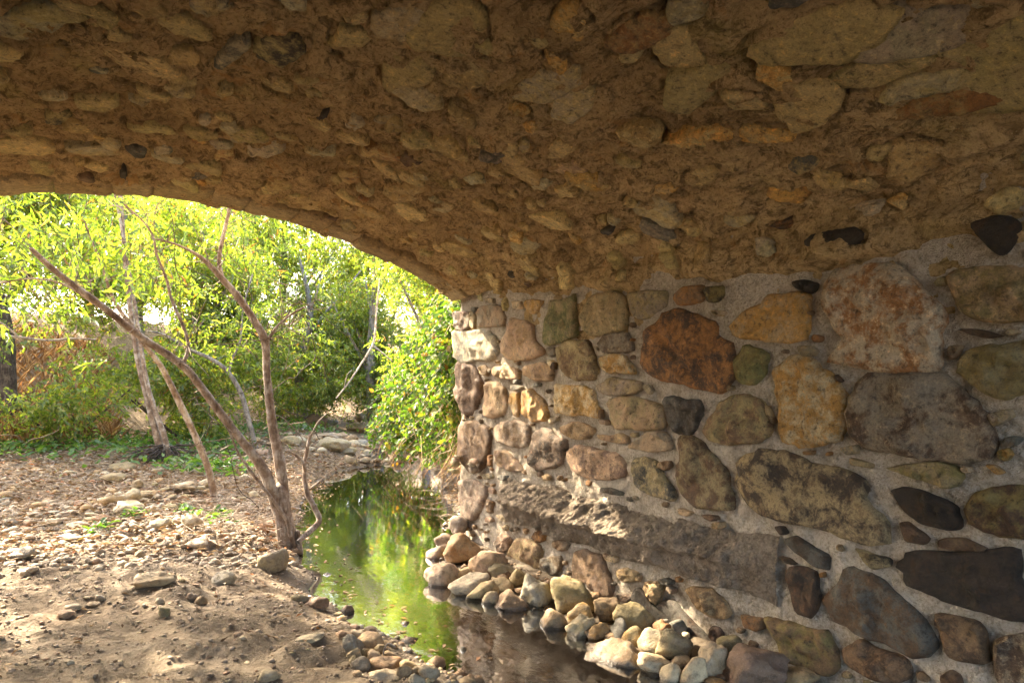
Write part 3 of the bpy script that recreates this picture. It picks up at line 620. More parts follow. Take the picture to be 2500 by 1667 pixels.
# the ones the picture picks out, shade of dark holes painted as black stones: (u, v in the photograph, half width across, half length, rot, colours, bulge)
SPECIAL = [(2105, 510, .05, .11, .1, ('cream', 'pale'), .05), (1930, 470, .06, .10, .0, ('ochre2', 'rust'), .03), (1910, 540, .03, .07, 0, ('rust', 'dark'), .02),
 (1965, 392, .05, .07, .1, ('slate', 'olive2'), .02), (1630, 458, .04, .08, .2, ('tan2', 'ochre2'), .03), (2040, 590, .04, .14, .1, ('black', 'dark'), .012), (2300, 250, .06, .16, .25, ('rust', 'brown2'), .04),
 (2230, 215, .05, .14, .2, ('grey2', 'khaki2'), .04), (2430, 160, .22, .2, .1, ('olive2', 'khaki2'), .05), (2230, 80, .12, .25, .2, ('grey2', 'pale'), .05), (2130, 180, .07, .2, .25, ('khaki2', 'olive2'), .04), (2000, 90, .1, .25, .2, ('olive2', 'tan2'), .05),
 (1090, 70, .14, .16, .0, ('olive2', 'khaki2'), .06), (445, 195, .045, .07, .2, ('khaki2', 'tan2'), .05), (690, 120, .08, .13, .4, ('dark', 'olive2'), .03), (560, 130, .04, .14, .3, ('grey2', 'slate'), .03), (240, 175, .03, .045, 0, ('slate', 'grey2'), .03),
 (130, 120, .05, .07, 0, ('brown2', 'rust'), .03), (300, 425, .025, .16, 0, ('black', 'dark'), .012), (330, 362, .05, .12, 0, ('slate', 'dark'), .02), (400, 355, .05, .08, 0, ('slate', 'grey2'), .02), (490, 345, .05, .08, 0, ('rust', 'ochre2'), .02),
 (545, 380, .05, .09, .1, ('rust', 'tan2'), .02), (500, 290, .03, .08, 0, ('pale', 'grey2'), .03), (560, 305, .05, .09, .2, ('grey2', 'olive2'), .03), (140, 290, .06, .08, 0, ('dark', 'olive2'), .03), (790, 275, .02, .09, 0, ('dark', 'choc'), .02), (1280, 350, .04, .06, 0, ('olive2', 'grey2'), .03), (1360, 365, .06, .12, .2, ('tan2', 'khaki2'), .04), (1380, 420, .05, .12, .3, ('tan2', 'pink'), .03), (1320, 495, .04, .02, .5, ('pale', 'tan2'), .012),
 (1700, 340, .06, .16, .2, ('ochre2', 'khaki2'), .04), (1860, 330, .05, .15, .3, ('ochre2', 'tan2'), .04), (1700, 210, .1, .14, 0, ('olive2', 'khaki2'), .04), (1480, 570, .02, .07, .2, ('dark', 'slate'), .02), (1530, 590, .04, .09, .1, ('tan2', 'khaki2'), .03), (2440, 570, .06, .08, .2, ('black', 'dark'), .02),
 (1330, 200, .1, .2, .1, ('khaki2', 'grey2'), .05), (1560, 80, .08, .12, .2, ('brown2', 'rust'), .04), (860, 95, .07, .1, .3, ('tan2', 'khaki2'), .04), (1250, 670, .03, .05, 0, ('dark', 'slate'), .02), (980, 40, .09, .13, .1, ('khaki2', 'grey2'), .04)]
sid = 1000
for u, v, a, b, rot, cols, bl in SPECIAL:
    s_, y_ = hit_vault(u, v); sid += 1
    vault_stone(s_, y_, a*1.2, b*1.2, rot, cols, max(bl*.6, .02), sid, .12); used.append((s_, y_, max(a, b)))
cnt = 0; tries = 0
while cnt < 262 and tries < 12000:
    tries += 1
    s_ = rng.uniform(.9, ARC0+.12); y_ = rng.uniform(.8, FY-.35)
    big = rng.random() < .3
    a = rng.uniform(.08, .15) if big else rng.uniform(.04, .08); b = a*rng.uniform(1.05, 1.8)
    if any((s_-q[0])**2+((y_-q[1])*.75)**2 < (.52*(max(a, b)+q[2]))**2 for q in used): continue
    used.append((s_, y_, max(a, b))); cnt += 1; sid += 1
    vault_stone(s_, y_, a, b, rng.uniform(0, 3.14), VC[int(rng.integers(len(VC)))] if rng.random() > .10 else [('grey', 'slate'), ('rust', 'tan2'), ('choc', 'brown'), ('grey2', 'pale')][int(rng.integers(4))], rng.uniform(.014, .03), sid, rng.uniform(.08, .26))
# the mortar between them: falls away in a gap along part of each stone's edge
vs_, vy_ = np.linspace(0, ARC, 560), np.concatenate([np.linspace(NY, .7, 50)[:-1], np.linspace(.7, FY+.03, 522)])
VS, VY = np.meshgrid(vs_, vy_, indexing='ij')
vx, vz, nx, nz = vault_pt(VS); rel = vault_rel(VS, VY)
for (s0, y0, a, b, rot) in SHELL:
    i0, i1 = np.searchsorted(vs_, [s0-1.6*max(a, b), s0+1.6*max(a, b)]); j0, j1 = np.searchsorted(vy_, [y0-1.6*max(a, b), y0+1.6*max(a, b)])
    ds, dy = VS[i0:i1, j0:j1]-s0, VY[i0:i1, j0:j1]-y0; c_, s_ = math.cos(rot), math.sin(rot)
    u_, v_ = (ds*c_+dy*s_)/a, (-ds*s_+dy*c_)/b; rho = np.hypot(u_, v_)
    one = np.clip(.5+.9*np.cos(np.arctan2(v_, u_)-s0*9)+.6*fbm(P3(ds*20, dy*20, s0), 2, 3), 0, 1)
    rel[i0:i1, j0:j1] -= .030*one**3*np.exp(-((rho-1.03)/.09)**2)
V = P3(vx+nx*rel, VY, vz+nz*rel)
old = vault.data; vault.data = fast_mesh('vault', V.reshape(-1, 3), grid_faces(len(vs_), len(vy_), True)); vault.data.materials.append(M['vault']); bpy.data.meshes.remove(old)
# ------------------------------------------------------------------ rocks
import bmesh
def ico(sub):
    bm = bmesh.new(); bmesh.ops.create_icosphere(bm, subdivisions=sub, radius=1.0)
    v = np.array([x.co[:] for x in bm.verts]); f = np.array([[x.index for x in q.verts] for q in bm.faces]); bm.free()
    return v/np.linalg.norm(v, axis=1)[:, None], f
ICO = {k: ico(k) for k in (2, 3, 4)}
def rock_mesh(name, seed, dims, ang=.5, sub=3):
    """dims: full size; ang 0 round river cobble .. 1 broken block"""
    g = np.random.default_rng(seed); v, f = ICO[sub]
    k = 12; n = g.normal(size=(k, 3)); n /= np.linalg.norm(n, axis=1)[:, None]; d = g.uniform(.66, 1.05, k)
    p = 9+30*ang
    r = (np.sum(np.maximum(v @ n.T, 0)**p/d**p, 1)+1e-6)**(-1/p); r = np.minimum(r, 1.25)
    w = v*r[:, None]
    w = w*(1+(.09+.07*ang)*fbm(w*1.7+seed, 3, seed)+.018*(1+2*ang)*fbm(w*6+seed, 3, seed+3))[:, None]
    w = w/np.ptp(w, axis=0)
    w = w-(w.max(0)+w.min(0))/2
    return fast_mesh(name, w*np.array(dims), f)
def put_rock(name, u, v, wpx, hpx, rot, c0, c1, label, group=None, ang=.5, sink=.22, cat='rock', sub=3, up=0.0, seed=0, deep=.85):
    p = hit(u, v+.30*hpx); dep = depth(p[0], p[1])
    w = wpx*dep/F; h = hpx*dep/F
    me = rock_mesh(name, seed, (w, max(w, h)*deep, h), ang, sub)
    o = obj(name, me, M['rock'], color=[q*.8 for q in jit(PAL[c0])], tint=[q*.8 for q in jit(PAL[c1])])
    o.location = (p[0], p[1], p[2]+h*(.5-sink)+up)
    o.rotation_euler = Matrix.Rotation(-YAW, 3, 'Z').to_4x4().to_euler() if not rot else (Matrix.Rotation(-YAW, 3, 'Z') @ Matrix.Rotation(R(rot), 3, 'Y')).to_euler()
    return tag(o, label, cat, group)
RT = dict(P=(1020, 1260, 5.88), Q=(1340, 1300, 4.2725), S=(1680, 1400, 5.8725), N=(800, 1440, 5.88), G=(0, 1230, 3.5875), H=(600, 1230, 3.5875), L=(0, 850, 3.564), K=(500, 850, 3.564))
GP = 'cobbles piled along the foot of the abutment wall'; GN = 'stones along the near edge of the water'; GG = 'stones lying on the dirt bank'; GB = 'stones of the gravel bar upstream'
ROCKS = [
 ('P',585,150,250,300,0,'grey','brown',.8,'squarish grey brown stone set highest at the wall corner above the pool',GP),
 ('P',390,360,270,210,-10,'pink','grey',.2,'small rounded pinkish stone tucked under the squarish corner stone',GP),
 ('P',290,560,320,280,5,'grey','pink',.2,'rounded grey brown stone at the leftmost end of the pile touching water',GP),
 ('P',650,500,480,440,10,'tan','rust',.45,'large orange brown boulder near the wall corner in front of the squarish stone',GP),
 ('P',980,690,550,390,-18,'pink','tan',.35,'big pinkish tan boulder with a pale sunlit crease, beside the orange boulder',GP),
 ('P',350,860,460,340,0,'pale','pink',.4,'pale notched stone farthest out in the water at the left of the pile',GP),
 ('P',655,830,240,220,20,'tan','cream',.7,'small pitted tan stone wedged beside the pale notched stone',GP),
 ('P',1190,790,360,230,15,'khaki','pale',.35,'flattish pale tan stone lying against the wall behind a finger shaped stone',GP),
 ('P',760,990,540,270,-20,'pale','grey',.3,'long grey stone pitted with small holes at the water edge',GP),
 ('P',920,1075,430,230,-14,'khaki','tan',.2,'smooth tan cobble lying in front of the long pitted stone',GP),
 ('P',1210,1000,330,240,38,'tan','khaki',.2,'finger shaped tan cobble sloping down in the middle of the left pile',GP),
 ('P',1470,905,240,290,-25,'khaki','olive',.4,'small upright olive tan stone beside the large grey green one',GP),
 ('P',1040,1215,270,220,-30,'khaki','grey',.3,'small tan cobble standing alone with its foot in dark water',GP),
 ('P',1340,1250,470,370,-10,'brown','pink',.7,'rough reddish brown rock below the grey green faceted boulder',GP),
 ('P',1670,1090,450,480,0,'bluish','khaki',.65,'large grey green boulder with flat facets',GP),
 ('Q',235,670,440,330,12,'khaki','olive',.25,'big olive brown rounded boulder right of the grey green one',GP),
 ('Q',100,960,340,260,14,'brown','tan',.15,'smooth brown cobble with its dark wet end in the stream',GP),
 ('Q',320,865,240,210,-20,'tan','ochre',.75,'angular orange tan stone leaning on the olive boulder',GP),
 ('Q',470,770,135,135,0,'ochre','khaki',.1,'small round ochre pebble between the olive boulder and a brown rock',GP),
 ('Q',610,825,260,260,0,'tan','brown',.4,'brown rock directly behind the small round ochre pebble',GP),
 ('Q',900,890,450,290,20,'khaki','olive',.12,'large smooth almond shaped olive brown boulder',GP),
 ('Q',730,1035,160,260,0,'bluish','slate',.2,'bluish grey cobble standing under the almond shaped boulder',GP),
 ('Q',355,1010,300,260,-40,'pale','khaki',.5,'long pale tan stone leaning up out of the water',GP),
 ('Q',530,1045,210,190,-45,'tan','ochre',.25,'small orange stone beside the long pale leaning one',GP),
 ('Q',870,1110,230,240,0,'khaki','ochre',.12,'ball shaped ochre cobble in front of the almond boulder',GP),
 ('Q',1070,1170,240,290,15,'grey','khaki',.45,'twisted grey tan stone right of the ball shaped cobble',GP),
 ('Q',1180,1010,200,170,20,'rust','tan',.85,'small rusty angular chunk above the twisted stone',GP),
 ('Q',1320,1190,370,330,10,'khaki','grey',.6,'large tan grey faceted boulder below the rusty chunk',GP),
 ('Q',680,1295,680,400,12,'brown','pale',.6,'broad flat brown rock with a wet glistening left face at the water edge',GP),
 ('Q',1110,1395,350,190,8,'pale','tan',.55,'pale grey wedge of stone in front of the tan grey boulder',GP),
 ('Q',1270,1490,220,230,0,'cream','khaki',.15,'cream coloured rounded stone at the bottom beside a cream oval one',GP),
 ('Q',1510,1460,300,250,-25,'cream','tan',.15,'cream oval cobble catching sun near the bottom edge',GP),
 ('Q',1390,1350,230,130,0,'tan','pale',.8,'small rough tan stone resting on top of the cream cobbles',GP),
 ('Q',1345,985,170,150,0,'slate','bluish',.5,'small dark blue grey stone against the wall behind the rusty chunk',GP),
 ('Q',500,670,110,90,0,'brown','rust',.3,'tiny brown stone at the wall right of the olive boulder',GP),
 ('Q',920,1545,230,100,0,'khaki','tan',.3,'tan cobble cut by the bottom edge below the broad flat rock',GP),
 ('Q',330,1415,180,120,0,'rust','brown',.2,'brown cobble lying under shallow water left of the broad flat rock',GP),
 ('S',375,1260,430,470,15,'pale','tan',.6,'upright tan grey rock with a pitted sunlit face near the bottom right',GP),
 ('S',570,1040,310,320,0,'khaki','olive',.1,'round ochre brown cobble resting between wall and the largest boulder',GP),
 ('S',960,1335,820,540,0,'purp','brown',.4,'largest smooth brown boulder at the bottom of the pile',GP),
 ('S',1600,1525,570,270,0,'tan','khaki',.25,'low tan boulder at the bottom edge right of the largest boulder',GP),
 ('S',100,1120,190,210,0,'grey','khaki',.5,'small grey stone squeezed behind the upright tan grey rock',GP),
 ('S',400,1560,310,130,0,'tan','ochre',.7,'rough tan stone at the bottom edge under the upright rock',GP),
 ('N',1050,600,340,300,5,'brown','rust',.35,'round brown rock standing in the shallows near the bank',GN),
 ('N',830,595,135,115,0,'slate','bluish',.15,'small blue grey pebble touching the round brown rock in the shallows',GN),
 ('N',820,490,155,160,0,'choc','brown',.85,'dark brown pointed stone behind the small blue grey pebble',GN),
 ('N',610,490,230,160,12,'slate','dark',.2,'dark blue grey cobble at the edge of the bank',GN),
 ('N',620,570,170,100,0,'grey','brown',.4,'flat grey stone just below the dark blue grey cobble',GN),
 ('N',480,395,290,115,-6,'choc','dark',.5,'long flat dark brown stone on the bank by the water',GN),
 ('N',270,310,210,200,0,'brown','purp',.9,'angular purple brown block at the water line',GN),
 ('N',410,325,110,130,0,'rust','brown',.7,'reddish brown stone right of the angular purple brown block',GN),
 ('N',450,640,200,140,0,'pale','grey',.4,'pale grey stone beside the tan brown block on the bank',GN),
 ('N',620,735,330,240,0,'tan','brown',.6,'tan brown block at the corner of the near bank',GN),
 ('N',350,780,280,260,18,'bluish','grey',.85,'grey wedge shaped stone with one sharp lit edge on the bank',GN),
 ('N',240,630,230,140,0,'pink','tan',.7,'pinkish broken stone above the grey wedge on the bank',GN),
 ('N',365,940,200,170,-15,'tan','pale',.35,'tan stone just below the grey wedge',GN),
 ('N',580,905,180,140,0,'tan','khaki',.3,'round tan stone under the tan brown block',GN),
 ('N',680,965,210,160,20,'pale','pink',.6,'pale pointed stone left of a bent twig on the bank',GN),
 ('N',470,1085,250,240,0,'grey','pale',.2,'round grey cobble sitting by itself on the sandy slope',GN),
 ('N',365,1005,120,130,0,'khaki','olive',.3,'small olive stone peeping out behind the round grey cobble',GN),
 ('N',800,1085,430,210,0,'pink','rust',.85,'reddish rectangular block buried among the near cobbles',GN),
 ('N',810,1245,490,200,0,'pale','khaki',.25,'large flat grey tan cobble at the bottom edge of the bank',GN),
 ('N',1110,1180,200,190,0,'tan','brown',.25,'brown cobble between the flat grey tan one and the round grey one',GN),
 ('N',1250,1160,140,120,0,'pale','tan',.3,'small pale stone left of the round speckled cobble',GN),
 ('N',1460,1185,280,240,0,'pale','grey',.2,'round speckled grey tan cobble nearest the dark water',GN),
 ('N',1270,1295,230,180,0,'bluish','pale',.35,'bluish grey cobble at the bottom edge below the small pale stone',GN),
 ('N',430,1210,120,100,0,'tan','brown',.3,'small brown stone at the lower left of the round grey cobble',GN),
 ('N',2000,1010,200,350,0,'pale','bluish',.85,'pointed whitish stone standing upright in the dark shallows',GN),
 ('N',880,930,190,130,0,'tan','pink',.5,'tan stone right of the bent twig by the water',GN),
 ('N',740,855,140,150,0,'khaki','tan',.4,'khaki stone tucked between the tan brown block and the bent twig',GN),
 ('N',1160,1080,240,150,0,'khaki','tan',.4,'khaki tan stone right of the reddish rectangular block',GN),
 ('N',2030,1315,310,110,0,'khaki','brown',.2,'flat tan cobble at the bottom edge in shallow brown water',GN),
 ('G',1360,660,320,120,-3,'pale','tan',.55,'oblong cream stone alone on the sunlit dirt',GG),
 ('G',1960,660,200,130,0,'pale','bluish',.5,'whitish lump of stone right of the oblong cream one',GG),
 ('G',580,965,125,90,-20,'pink','pale',.15,'smooth pinkish pebble pushed into the sand at left',GG),
 ('G',640,905,125,50,0,'pale','grey',.4,'flat whitish pebble lying behind the smooth pinkish one',GG),
 ('G',805,882,95,50,0,'pale','brown',.4,'flat two toned pebble between two white pebbles',GG),
 ('G',875,825,85,55,25,'bluish','pale',.3,'bluish white pebble tilted in the dirt',GG),
 ('G',1400,850,85,65,0,'pale','bluish',.3,'white pebble directly below the oblong cream stone',GG),
 ('G',1440,945,100,90,10,'green','pale',.5,'pale green lump half buried in the dirt',GG),  # ribbed pale green thing, modelled as a rock
 ('G',1680,810,80,70,0,'bluish','pink',.4,'small lilac grey pebble left of a brown one',GG),
 ('G',1758,845,105,85,0,'tan','brown',.3,'brown pebble right of the small lilac grey one',GG),
 ('G',510,355,155,60,-8,'pale','grey',.4,'flat pale stone where the litter meets the sand at left',GG),
 ('G',1225,445,85,75,0,'khaki','pale',.5,'small yellowish stone at the edge of the stony strip',GG),
 ('G',1680,170,160,140,0,'pale','tan',.35,'round pale boulder among green sprigs left of the forked trunk',GG),
 ('G',1720,345,210,80,-5,'pale','tan',.5,'long pale stone at the right end of the stony strip',GG),
 ('G',1400,180,150,100,0,'pale','grey',.8,'flat whitish shard leaning up among the stones',GG),
 ('G',690,185,190,60,0,'pale','bluish',.6,'thin whitish slab at the back of the stony strip',GG),
 ('G',880,130,160,70,0,'rust','brown',.5,'rusty brown stone behind the thin whitish slab',GG),
 ('G',600,290,230,60,0,'pale','grey',.5,'broad flat grey slab in the middle of the stony strip',GG),
 ('G',870,255,220,50,0,'grey','pale',.5,'long dark grey slab beside the broad flat one',GG),
 ('G',200,430,200,100,0,'bluish','pale',.3,'whitish mound of stone at the far left of the sand',GG),
 ('H',235,490,210,190,0,'grey','khaki',.35,'large grey boulder against the foot of the forked trunk',GN),
 ('H',155,205,125,80,0,'rust','pink',.4,'dark red stone left of the forked trunk',GG),
 ('H',160,320,95,60,0,'tan','pale',.3,'pale rounded stone just left of the trunk base',GG),
 ('H',745,770,105,50,0,'slate','dark',.2,'small dark slate stone sitting alone in the pool',GN),
 ('H',560,1160,230,50,-5,'pale','grey',.5,'long whitish stone half buried on the bank above the cobbles',GN),
 ('H',200,1500,170,120,0,'pale','khaki',.6,'whitish angular stone at the bottom of the sandy slope',GG),
 ('H',630,870,170,90,0,'purp','brown',.4,'broad purplish stone at the bend of the water line',GN),
 ('H',480,820,150,70,0,'grey','khaki',.3,'grey stone on the bank behind the broad purplish one',GN),
 ('L',1075,1040,210,100,0,'khaki','tan',.4,'low rounded boulder left of the root clump of the twin trunks',GG),
 ('L',1005,1130,170,80,0,'tan','khaki',.6,'tan block just below the low rounded boulder',GG),
 ('L',1195,1185,115,95,0,'pale','tan',.6,'pale angular stone between tan block and long slab',GG),
 ('L',1290,1275,160,80,0,'tan','khaki',.8,'boxy tan stone in front of the root clump',GG),
 ('L',980,1330,180,105,-8,'khaki','tan',.5,'grey tan boulder left of a wedge of stone',GG),
 ('L',1140,1290,155,130,0,'pale','tan',.8,'pale wedge of stone right of the grey tan boulder',GG),
 ('L',1110,1395,230,120,0,'pale','khaki',.7,'broken pale slab below the wedge of stone',GG),
 ('L',1600,1200,250,85,0,'pale','tan',.4,'long smooth slab under the leaning slender trunk',GG),
 ('K',960,640,160,140,8,'brown','choc',.4,'dark brown boulder on the gravel bar upstream',GB),
 ('K',790,640,100,65,0,'khaki','tan',.4,'tan stone left of the dark brown boulder upstream',GB),
 ('K',1120,835,270,120,0,'pale','khaki',.4,'broad pale boulder at the front of the gravel bar',GB),
 ('K',1270,790,125,75,0,'brown','tan',.5,'brown boulder touching the right end of the broad pale one',GB),
 ('K',1270,970,115,60,10,'brown','khaki',.5,'flat brown stone dipping into the pool upstream',GB),
 ('K',1390,978,90,45,0,'grey','khaki',.3,'small grey stone in the dam between two pools',GB),
 ('K',1500,978,70,40,0,'brown','grey',.3,'small brown stone at the right end of the dam',GB),
 ('K',1370,610,110,85,0,'tan','pale',.4,'pale tan boulder upstream at the edge of the ivy',GB),
 ('K',1310,685,150,75,0,'khaki','pale',.5,'lumpy grey boulder left of the ivy at the far pool',GB),
 ('K',1250,900,110,70,0,'grey','khaki',.4,'round grey stone on the inner edge of the far pool',GB),
 ('K',1060,765,240,55,0,'pale','tan',.5,'long flat pale slab across the gravel bar',GB),
 ('K',740,805,170,85,0,'khaki','tan',.5,'tan boulder right of the upright limb on the gravel bar',GB),
 ('K',330,900,140,80,0,'grey','khaki',.4,'grey boulder between the two leaning trunks',GB),
 ('K',380,960,120,80,0,'tan','grey',.4,'tan boulder below the grey one between the trunks',GB),
 ('K',2060,990,110,90,0,'khaki','brown',.4,'brown boulder under the ivy at the wall corner',GB),
 ('K',1690,960,120,80,0,'grey','tan',.4,'grey stone on the right bank below the ivy',GB),
]
for i, (tl, a, b, w, h, rot, c0, c1, ang, lab, grp) in enumerate(ROCKS):
    ox, oy, s = RT[tl]
    put_rock('pebble' if w/s < 36 and tl in 'NGH' else 'rock', ox+a/s, oy+b/s, w/s*1.16, h/s*1.16, rot, c0, c1, lab, grp, ang, seed=i+11, cat='stone', sub=4 if w/s > 60 else 3)

# strewn stones: alike pieces share a few meshes
PROTO = [rock_mesh('strewn_stone', 500+i, (1, .8*random.uniform(.8, 1.1), random.uniform(.35, .6)), random.uniform(.3, .9), 2) for i in range(14)]
PCOL = ['pale', 'pale', 'tan', 'khaki', 'grey', 'tan', 'pale', 'pink', 'khaki', 'brown', 'bluish']
STOP = set('in at on with beside left right under touching behind among between lying standing set tucked directly wedged resting farthest near alone where pushed just and sloping leaning below against catching cut squeezed sitting dipping across half tilted buried peeping nearest highest'.split())
MARKS = []
for tl, a, b, w, h, rot, c0, c1, ang, lab, grp in ROCKS:
    ph = []
    for q in lab.split():
        if q in STOP and len(ph) > 1: break
        ph.append(q)
    ph = ' '.join(ph).rstrip(',')
    if len(ph.split()) <= 7: MARKS.append((RT[tl][0]+a/RT[tl][2], RT[tl][1]+b/RT[tl][2], ph))
CNAME = dict(pale='pale', tan='tan', khaki='yellowish', grey='grey', pink='pinkish', brown='brown', bluish='bluish grey')
TAKEN = set()
def own_label(u, v, px, cname, noun):
    size = 'tiny' if px < 15 else 'small' if px < 26 else 'middling' if px < 38 else 'larger'
    near = sorted(MARKS, key=lambda m: (m[0]-u)**2+((m[1]-v)*1.6)**2)
    for m in near[:14]:
        du, dv = u-m[0], v-m[1]
        rel = ('right of' if du > 0 else 'left of') if abs(du) > 1.5*abs(dv) else ('below' if dv > 0 else 'above')
        dist = math.hypot(du, dv); pre = 'just ' if dist < 45 else '' if dist < 130 else 'well '
        lab = f'{size} {cname} {noun} {pre}{rel} the {m[2]}'
        if lab not in TAKEN and len(lab.split()) <= 16: TAKEN.add(lab); return lab
    return None
def strew(n, region, size, shape, group, name='strewn_stone'):
    k = 0; tries = 0
    while k < n and tries < n*6:
        tries += 1
        u, v = region(); p = hit(u, v)
        if p[2] < -.02 or abs(p[0]) > 15 or p[1] > 30: continue
        px = size(); cn = random.choice(PCOL); lab = own_label(u, v, px, CNAME[cn], shape)
        if lab is None: continue
        k += 1; s_ = px*depth(p[0], p[1])/F
        o = bpy.data.objects.new(name, random.choice(PROTO)); COL.objects.link(o)
        if not o.data.materials: o.data.materials.append(M['rock'])
        o.location = (p[0], p[1], p[2]+.06*s_); o.scale = (s_, s_, s_*random.uniform(.7, 1.2))
        o.rotation_euler = (random.uniform(-.25, .25), random.uniform(-.25, .25), random.uniform(0, 6.28))
        c = PAL[cn]; o.color = (*jit(c), 1); o['tint'] = [float(q*.85) for q in c]
        tag(o, lab, 'stone', group)
U = random.uniform
strew(110, lambda: (U(0, 640), random.triangular(1090, 1360, 1240)), lambda: U(14, 46), 'flat stone', 'flat stones strewn over the left bank')
strew(70, lambda: (U(590, 960), random.triangular(990, 1130, 1080)), lambda: U(14, 42), 'stone', 'loose stones of the upstream bar')
strew(46, lambda: (U(0, 900), U(1360, 1667)), lambda: U(9, 22), 'pebble', 'pebbles on the sandy dirt', 'pebble')
strew(40, lambda: (lambda t: (820+t*300+U(-50, 50), 1450+t*190+U(-15, 60)))(U(0, 1)), lambda: U(14, 34), 'cobble', 'small cobbles of the near bank', 'pebble')
strew(14, lambda: (lambda t: (1080+t*850+U(-40, 40), 1395+t*250+U(-30, 50)))(U(0, 1)), lambda: U(20, 40), 'cobble', 'filler stones of the cobble pile')
strew(24, lambda: (U(830, 1010), U(1068, 1125)), lambda: U(14, 34), 'boulder', 'stones damming the stream', 'boulder')
strew(26, lambda: (lambda t: (980+t*160+U(-40, 30), 1075+t*60+U(-20, 25)))(U(0, 1)), lambda: U(14, 34), 'stone', 'stones below the ivy')

# gravel and bed stones: nobody could count these
def gravel(name, n, region, smin, smax, label, mat=M['gravel'], color=(.42, .34, .25), tint=(.30, .25, .19), zmin=-1.0):
    bm = bmesh.new(); bmesh.ops.create_icosphere(bm, subdivisions=1, radius=.5); v0 = np.array([x.co[:] for x in bm.verts]); f0 = np.array([[q.index for q in f.verts] for f in bm.faces]); bm.free()
    x, y = region(n); z = height(x, y); ok = z > zmin; x, y, z = x[ok], y[ok], z[ok]; n = len(x)
    s_ = smin+(smax-smin)*rng.random(n)**3
    th = rng.random(n)*6.28; c_, d_ = np.cos(th), np.sin(th); sc3 = np.stack([s_, s_*rng.uniform(.6, 1, n), s_*rng.uniform(.35, .7, n)], -1)
    w = v0[None]*sc3[:, None]*(1+.25*rng.normal(size=(n, len(v0), 1)).clip(-1, 1))
    X = w[..., 0]*c_[:, None]-w[..., 1]*d_[:, None]+x[:, None]; Y = w[..., 0]*d_[:, None]+w[..., 1]*c_[:, None]+y[:, None]; Z = w[..., 2]+z[:, None]+.1*s_[:, None]
    f = (f0[None]+(np.arange(n)*len(v0))[:, None, None]).reshape(-1, 3)
    o = obj(name, fast_mesh(name, np.stack([X, Y, Z], -1).reshape(-1, 3), f), mat, color=color, tint=tint, kind='stuff')
    return tag(o, label, 'gravel')
gravel('gravel', 9000, lambda n: (rng.uniform(-1.2, 1.7, n), 2.2+5.2*rng.random(n)**.8), .006, .035, 'fine gravel and grit scattered over the sandy bank', zmin=.0)
gravel('bank_gravel', 6500, lambda n: (rng.uniform(-3, 6.5, n), rng.uniform(6.2, 16, n)), .02, .10, 'loose pale gravel beyond the bridge', color=(.46, .39, .29), tint=(.33, .27, .2), zmin=-.05)
gravel('stony_litter', 3000, lambda n: (rng.uniform(-1.6, 1.5, n), 5.3+3.4*rng.random(n)), .025, .11, 'flat pale stone chips strewn across the left bank', color=(.50, .43, .32), tint=(.36, .30, .22), zmin=.03)
gravel('stream_bed_stones', 900, lambda n: (rng.uniform(1.5, 3.0, n), rng.uniform(1.8, 7.5, n)), .03, .16, 'brown cobbles on the stream bed seen through water', color=(.36, .24, .13), tint=(.24, .17, .10))
# ------------------------------------------------------------------ trees
K = 1.0629
def spline(p, per=7):
    p = np.asarray(p, float); n = len(p)
    if n < 3: return np.array([p[0]+(p[-1]-p[0])*t for t in np.linspace(0, 1, per)])
    out = []
    for i in range(n-1):
        a, b, c, d = p[max(i-1, 0)], p[i], p[i+1], p[min(i+2, n-1)]
        for t in np.linspace(0, 1, per, endpoint=False):
            out.append(.5*((2*b)+(c-a)*t+(2*a-5*b+4*c-d)*t*t+(3*b-a-3*c+d)*t**3))
    out.append(p[-1]); return np.array(out)
def tube(pts, sides=9, seed=0, lump=.06, wob=0.0):
    """pts (n,4): x, y, z, radius"""
    P = pts[:, :3].copy(); r = pts[:, 3]; n = len(P)
    if wob: P = P+wob*np.stack([fbm(P3(np.arange(n)*.25, seed, j*7), 2, seed) for j in range(3)], -1)
    T = np.gradient(P, axis=0); T /= np.linalg.norm(T, axis=1)[:, None]+1e-9
    ref = np.array([.3, .9, .1]); A = np.cross(T, ref); A /= np.linalg.norm(A, axis=1)[:, None]+1e-9; B = np.cross(T, A)
    th = np.linspace(0, 2*math.pi, sides, endpoint=False)
    d = A[:, None]*np.cos(th)[None, :, None]+B[:, None]*np.sin(th)[None, :, None]
    V_ = P[:, None]+d*r[:, None, None]
    if lump: V_ = P[:, None]+d*(r[:, None]*(1+lump*fbm(V_*np.array([18, 18, 6]), 3, seed)))[..., None]
    V_ = V_.reshape(-1, 3); i = np.arange(n-1)[:, None]*sides; j = np.arange(sides)[None]; j2 = (j+1) % sides
    f = np.stack([i+j, i+j2, i+sides+j2, i+sides+j], -1).reshape(-1, 4)
    # cap the thin end
    V_ = np.concatenate([V_, P[-1:]+T[-1:]*r[-1]]); e = (n-1)*sides; t_ = np.arange(sides)
    cap = np.stack([e+t_, e+(t_+1) % sides, np.full(sides, n*sides), np.full(sides, n*sides)], -1)
    return V_, f, cap
def tube_mesh(name, pts, **kw):
    V_, f, cap = tube(pts, **kw)
    me = bpy.data.meshes.new(name); me.from_pydata(V_.tolist(), [], f.tolist()+[c[:3].tolist() for c in cap]); me.update()
    me.polygons.foreach_set('use_smooth', np.ones(len(me.polygons), bool)); return me
RS = .62
def limb_pts(seq, per=7):
    """seq of (u, v in the 2352 px wide view, Y distance, radius in view px)"""
    q = []
    for u, v, Y, r in seq:
        p = on_y(u*K, v*K, Y); q.append((*p, RS*r*K*depth(p[0], p[1])/F))
    return spline(q, per)
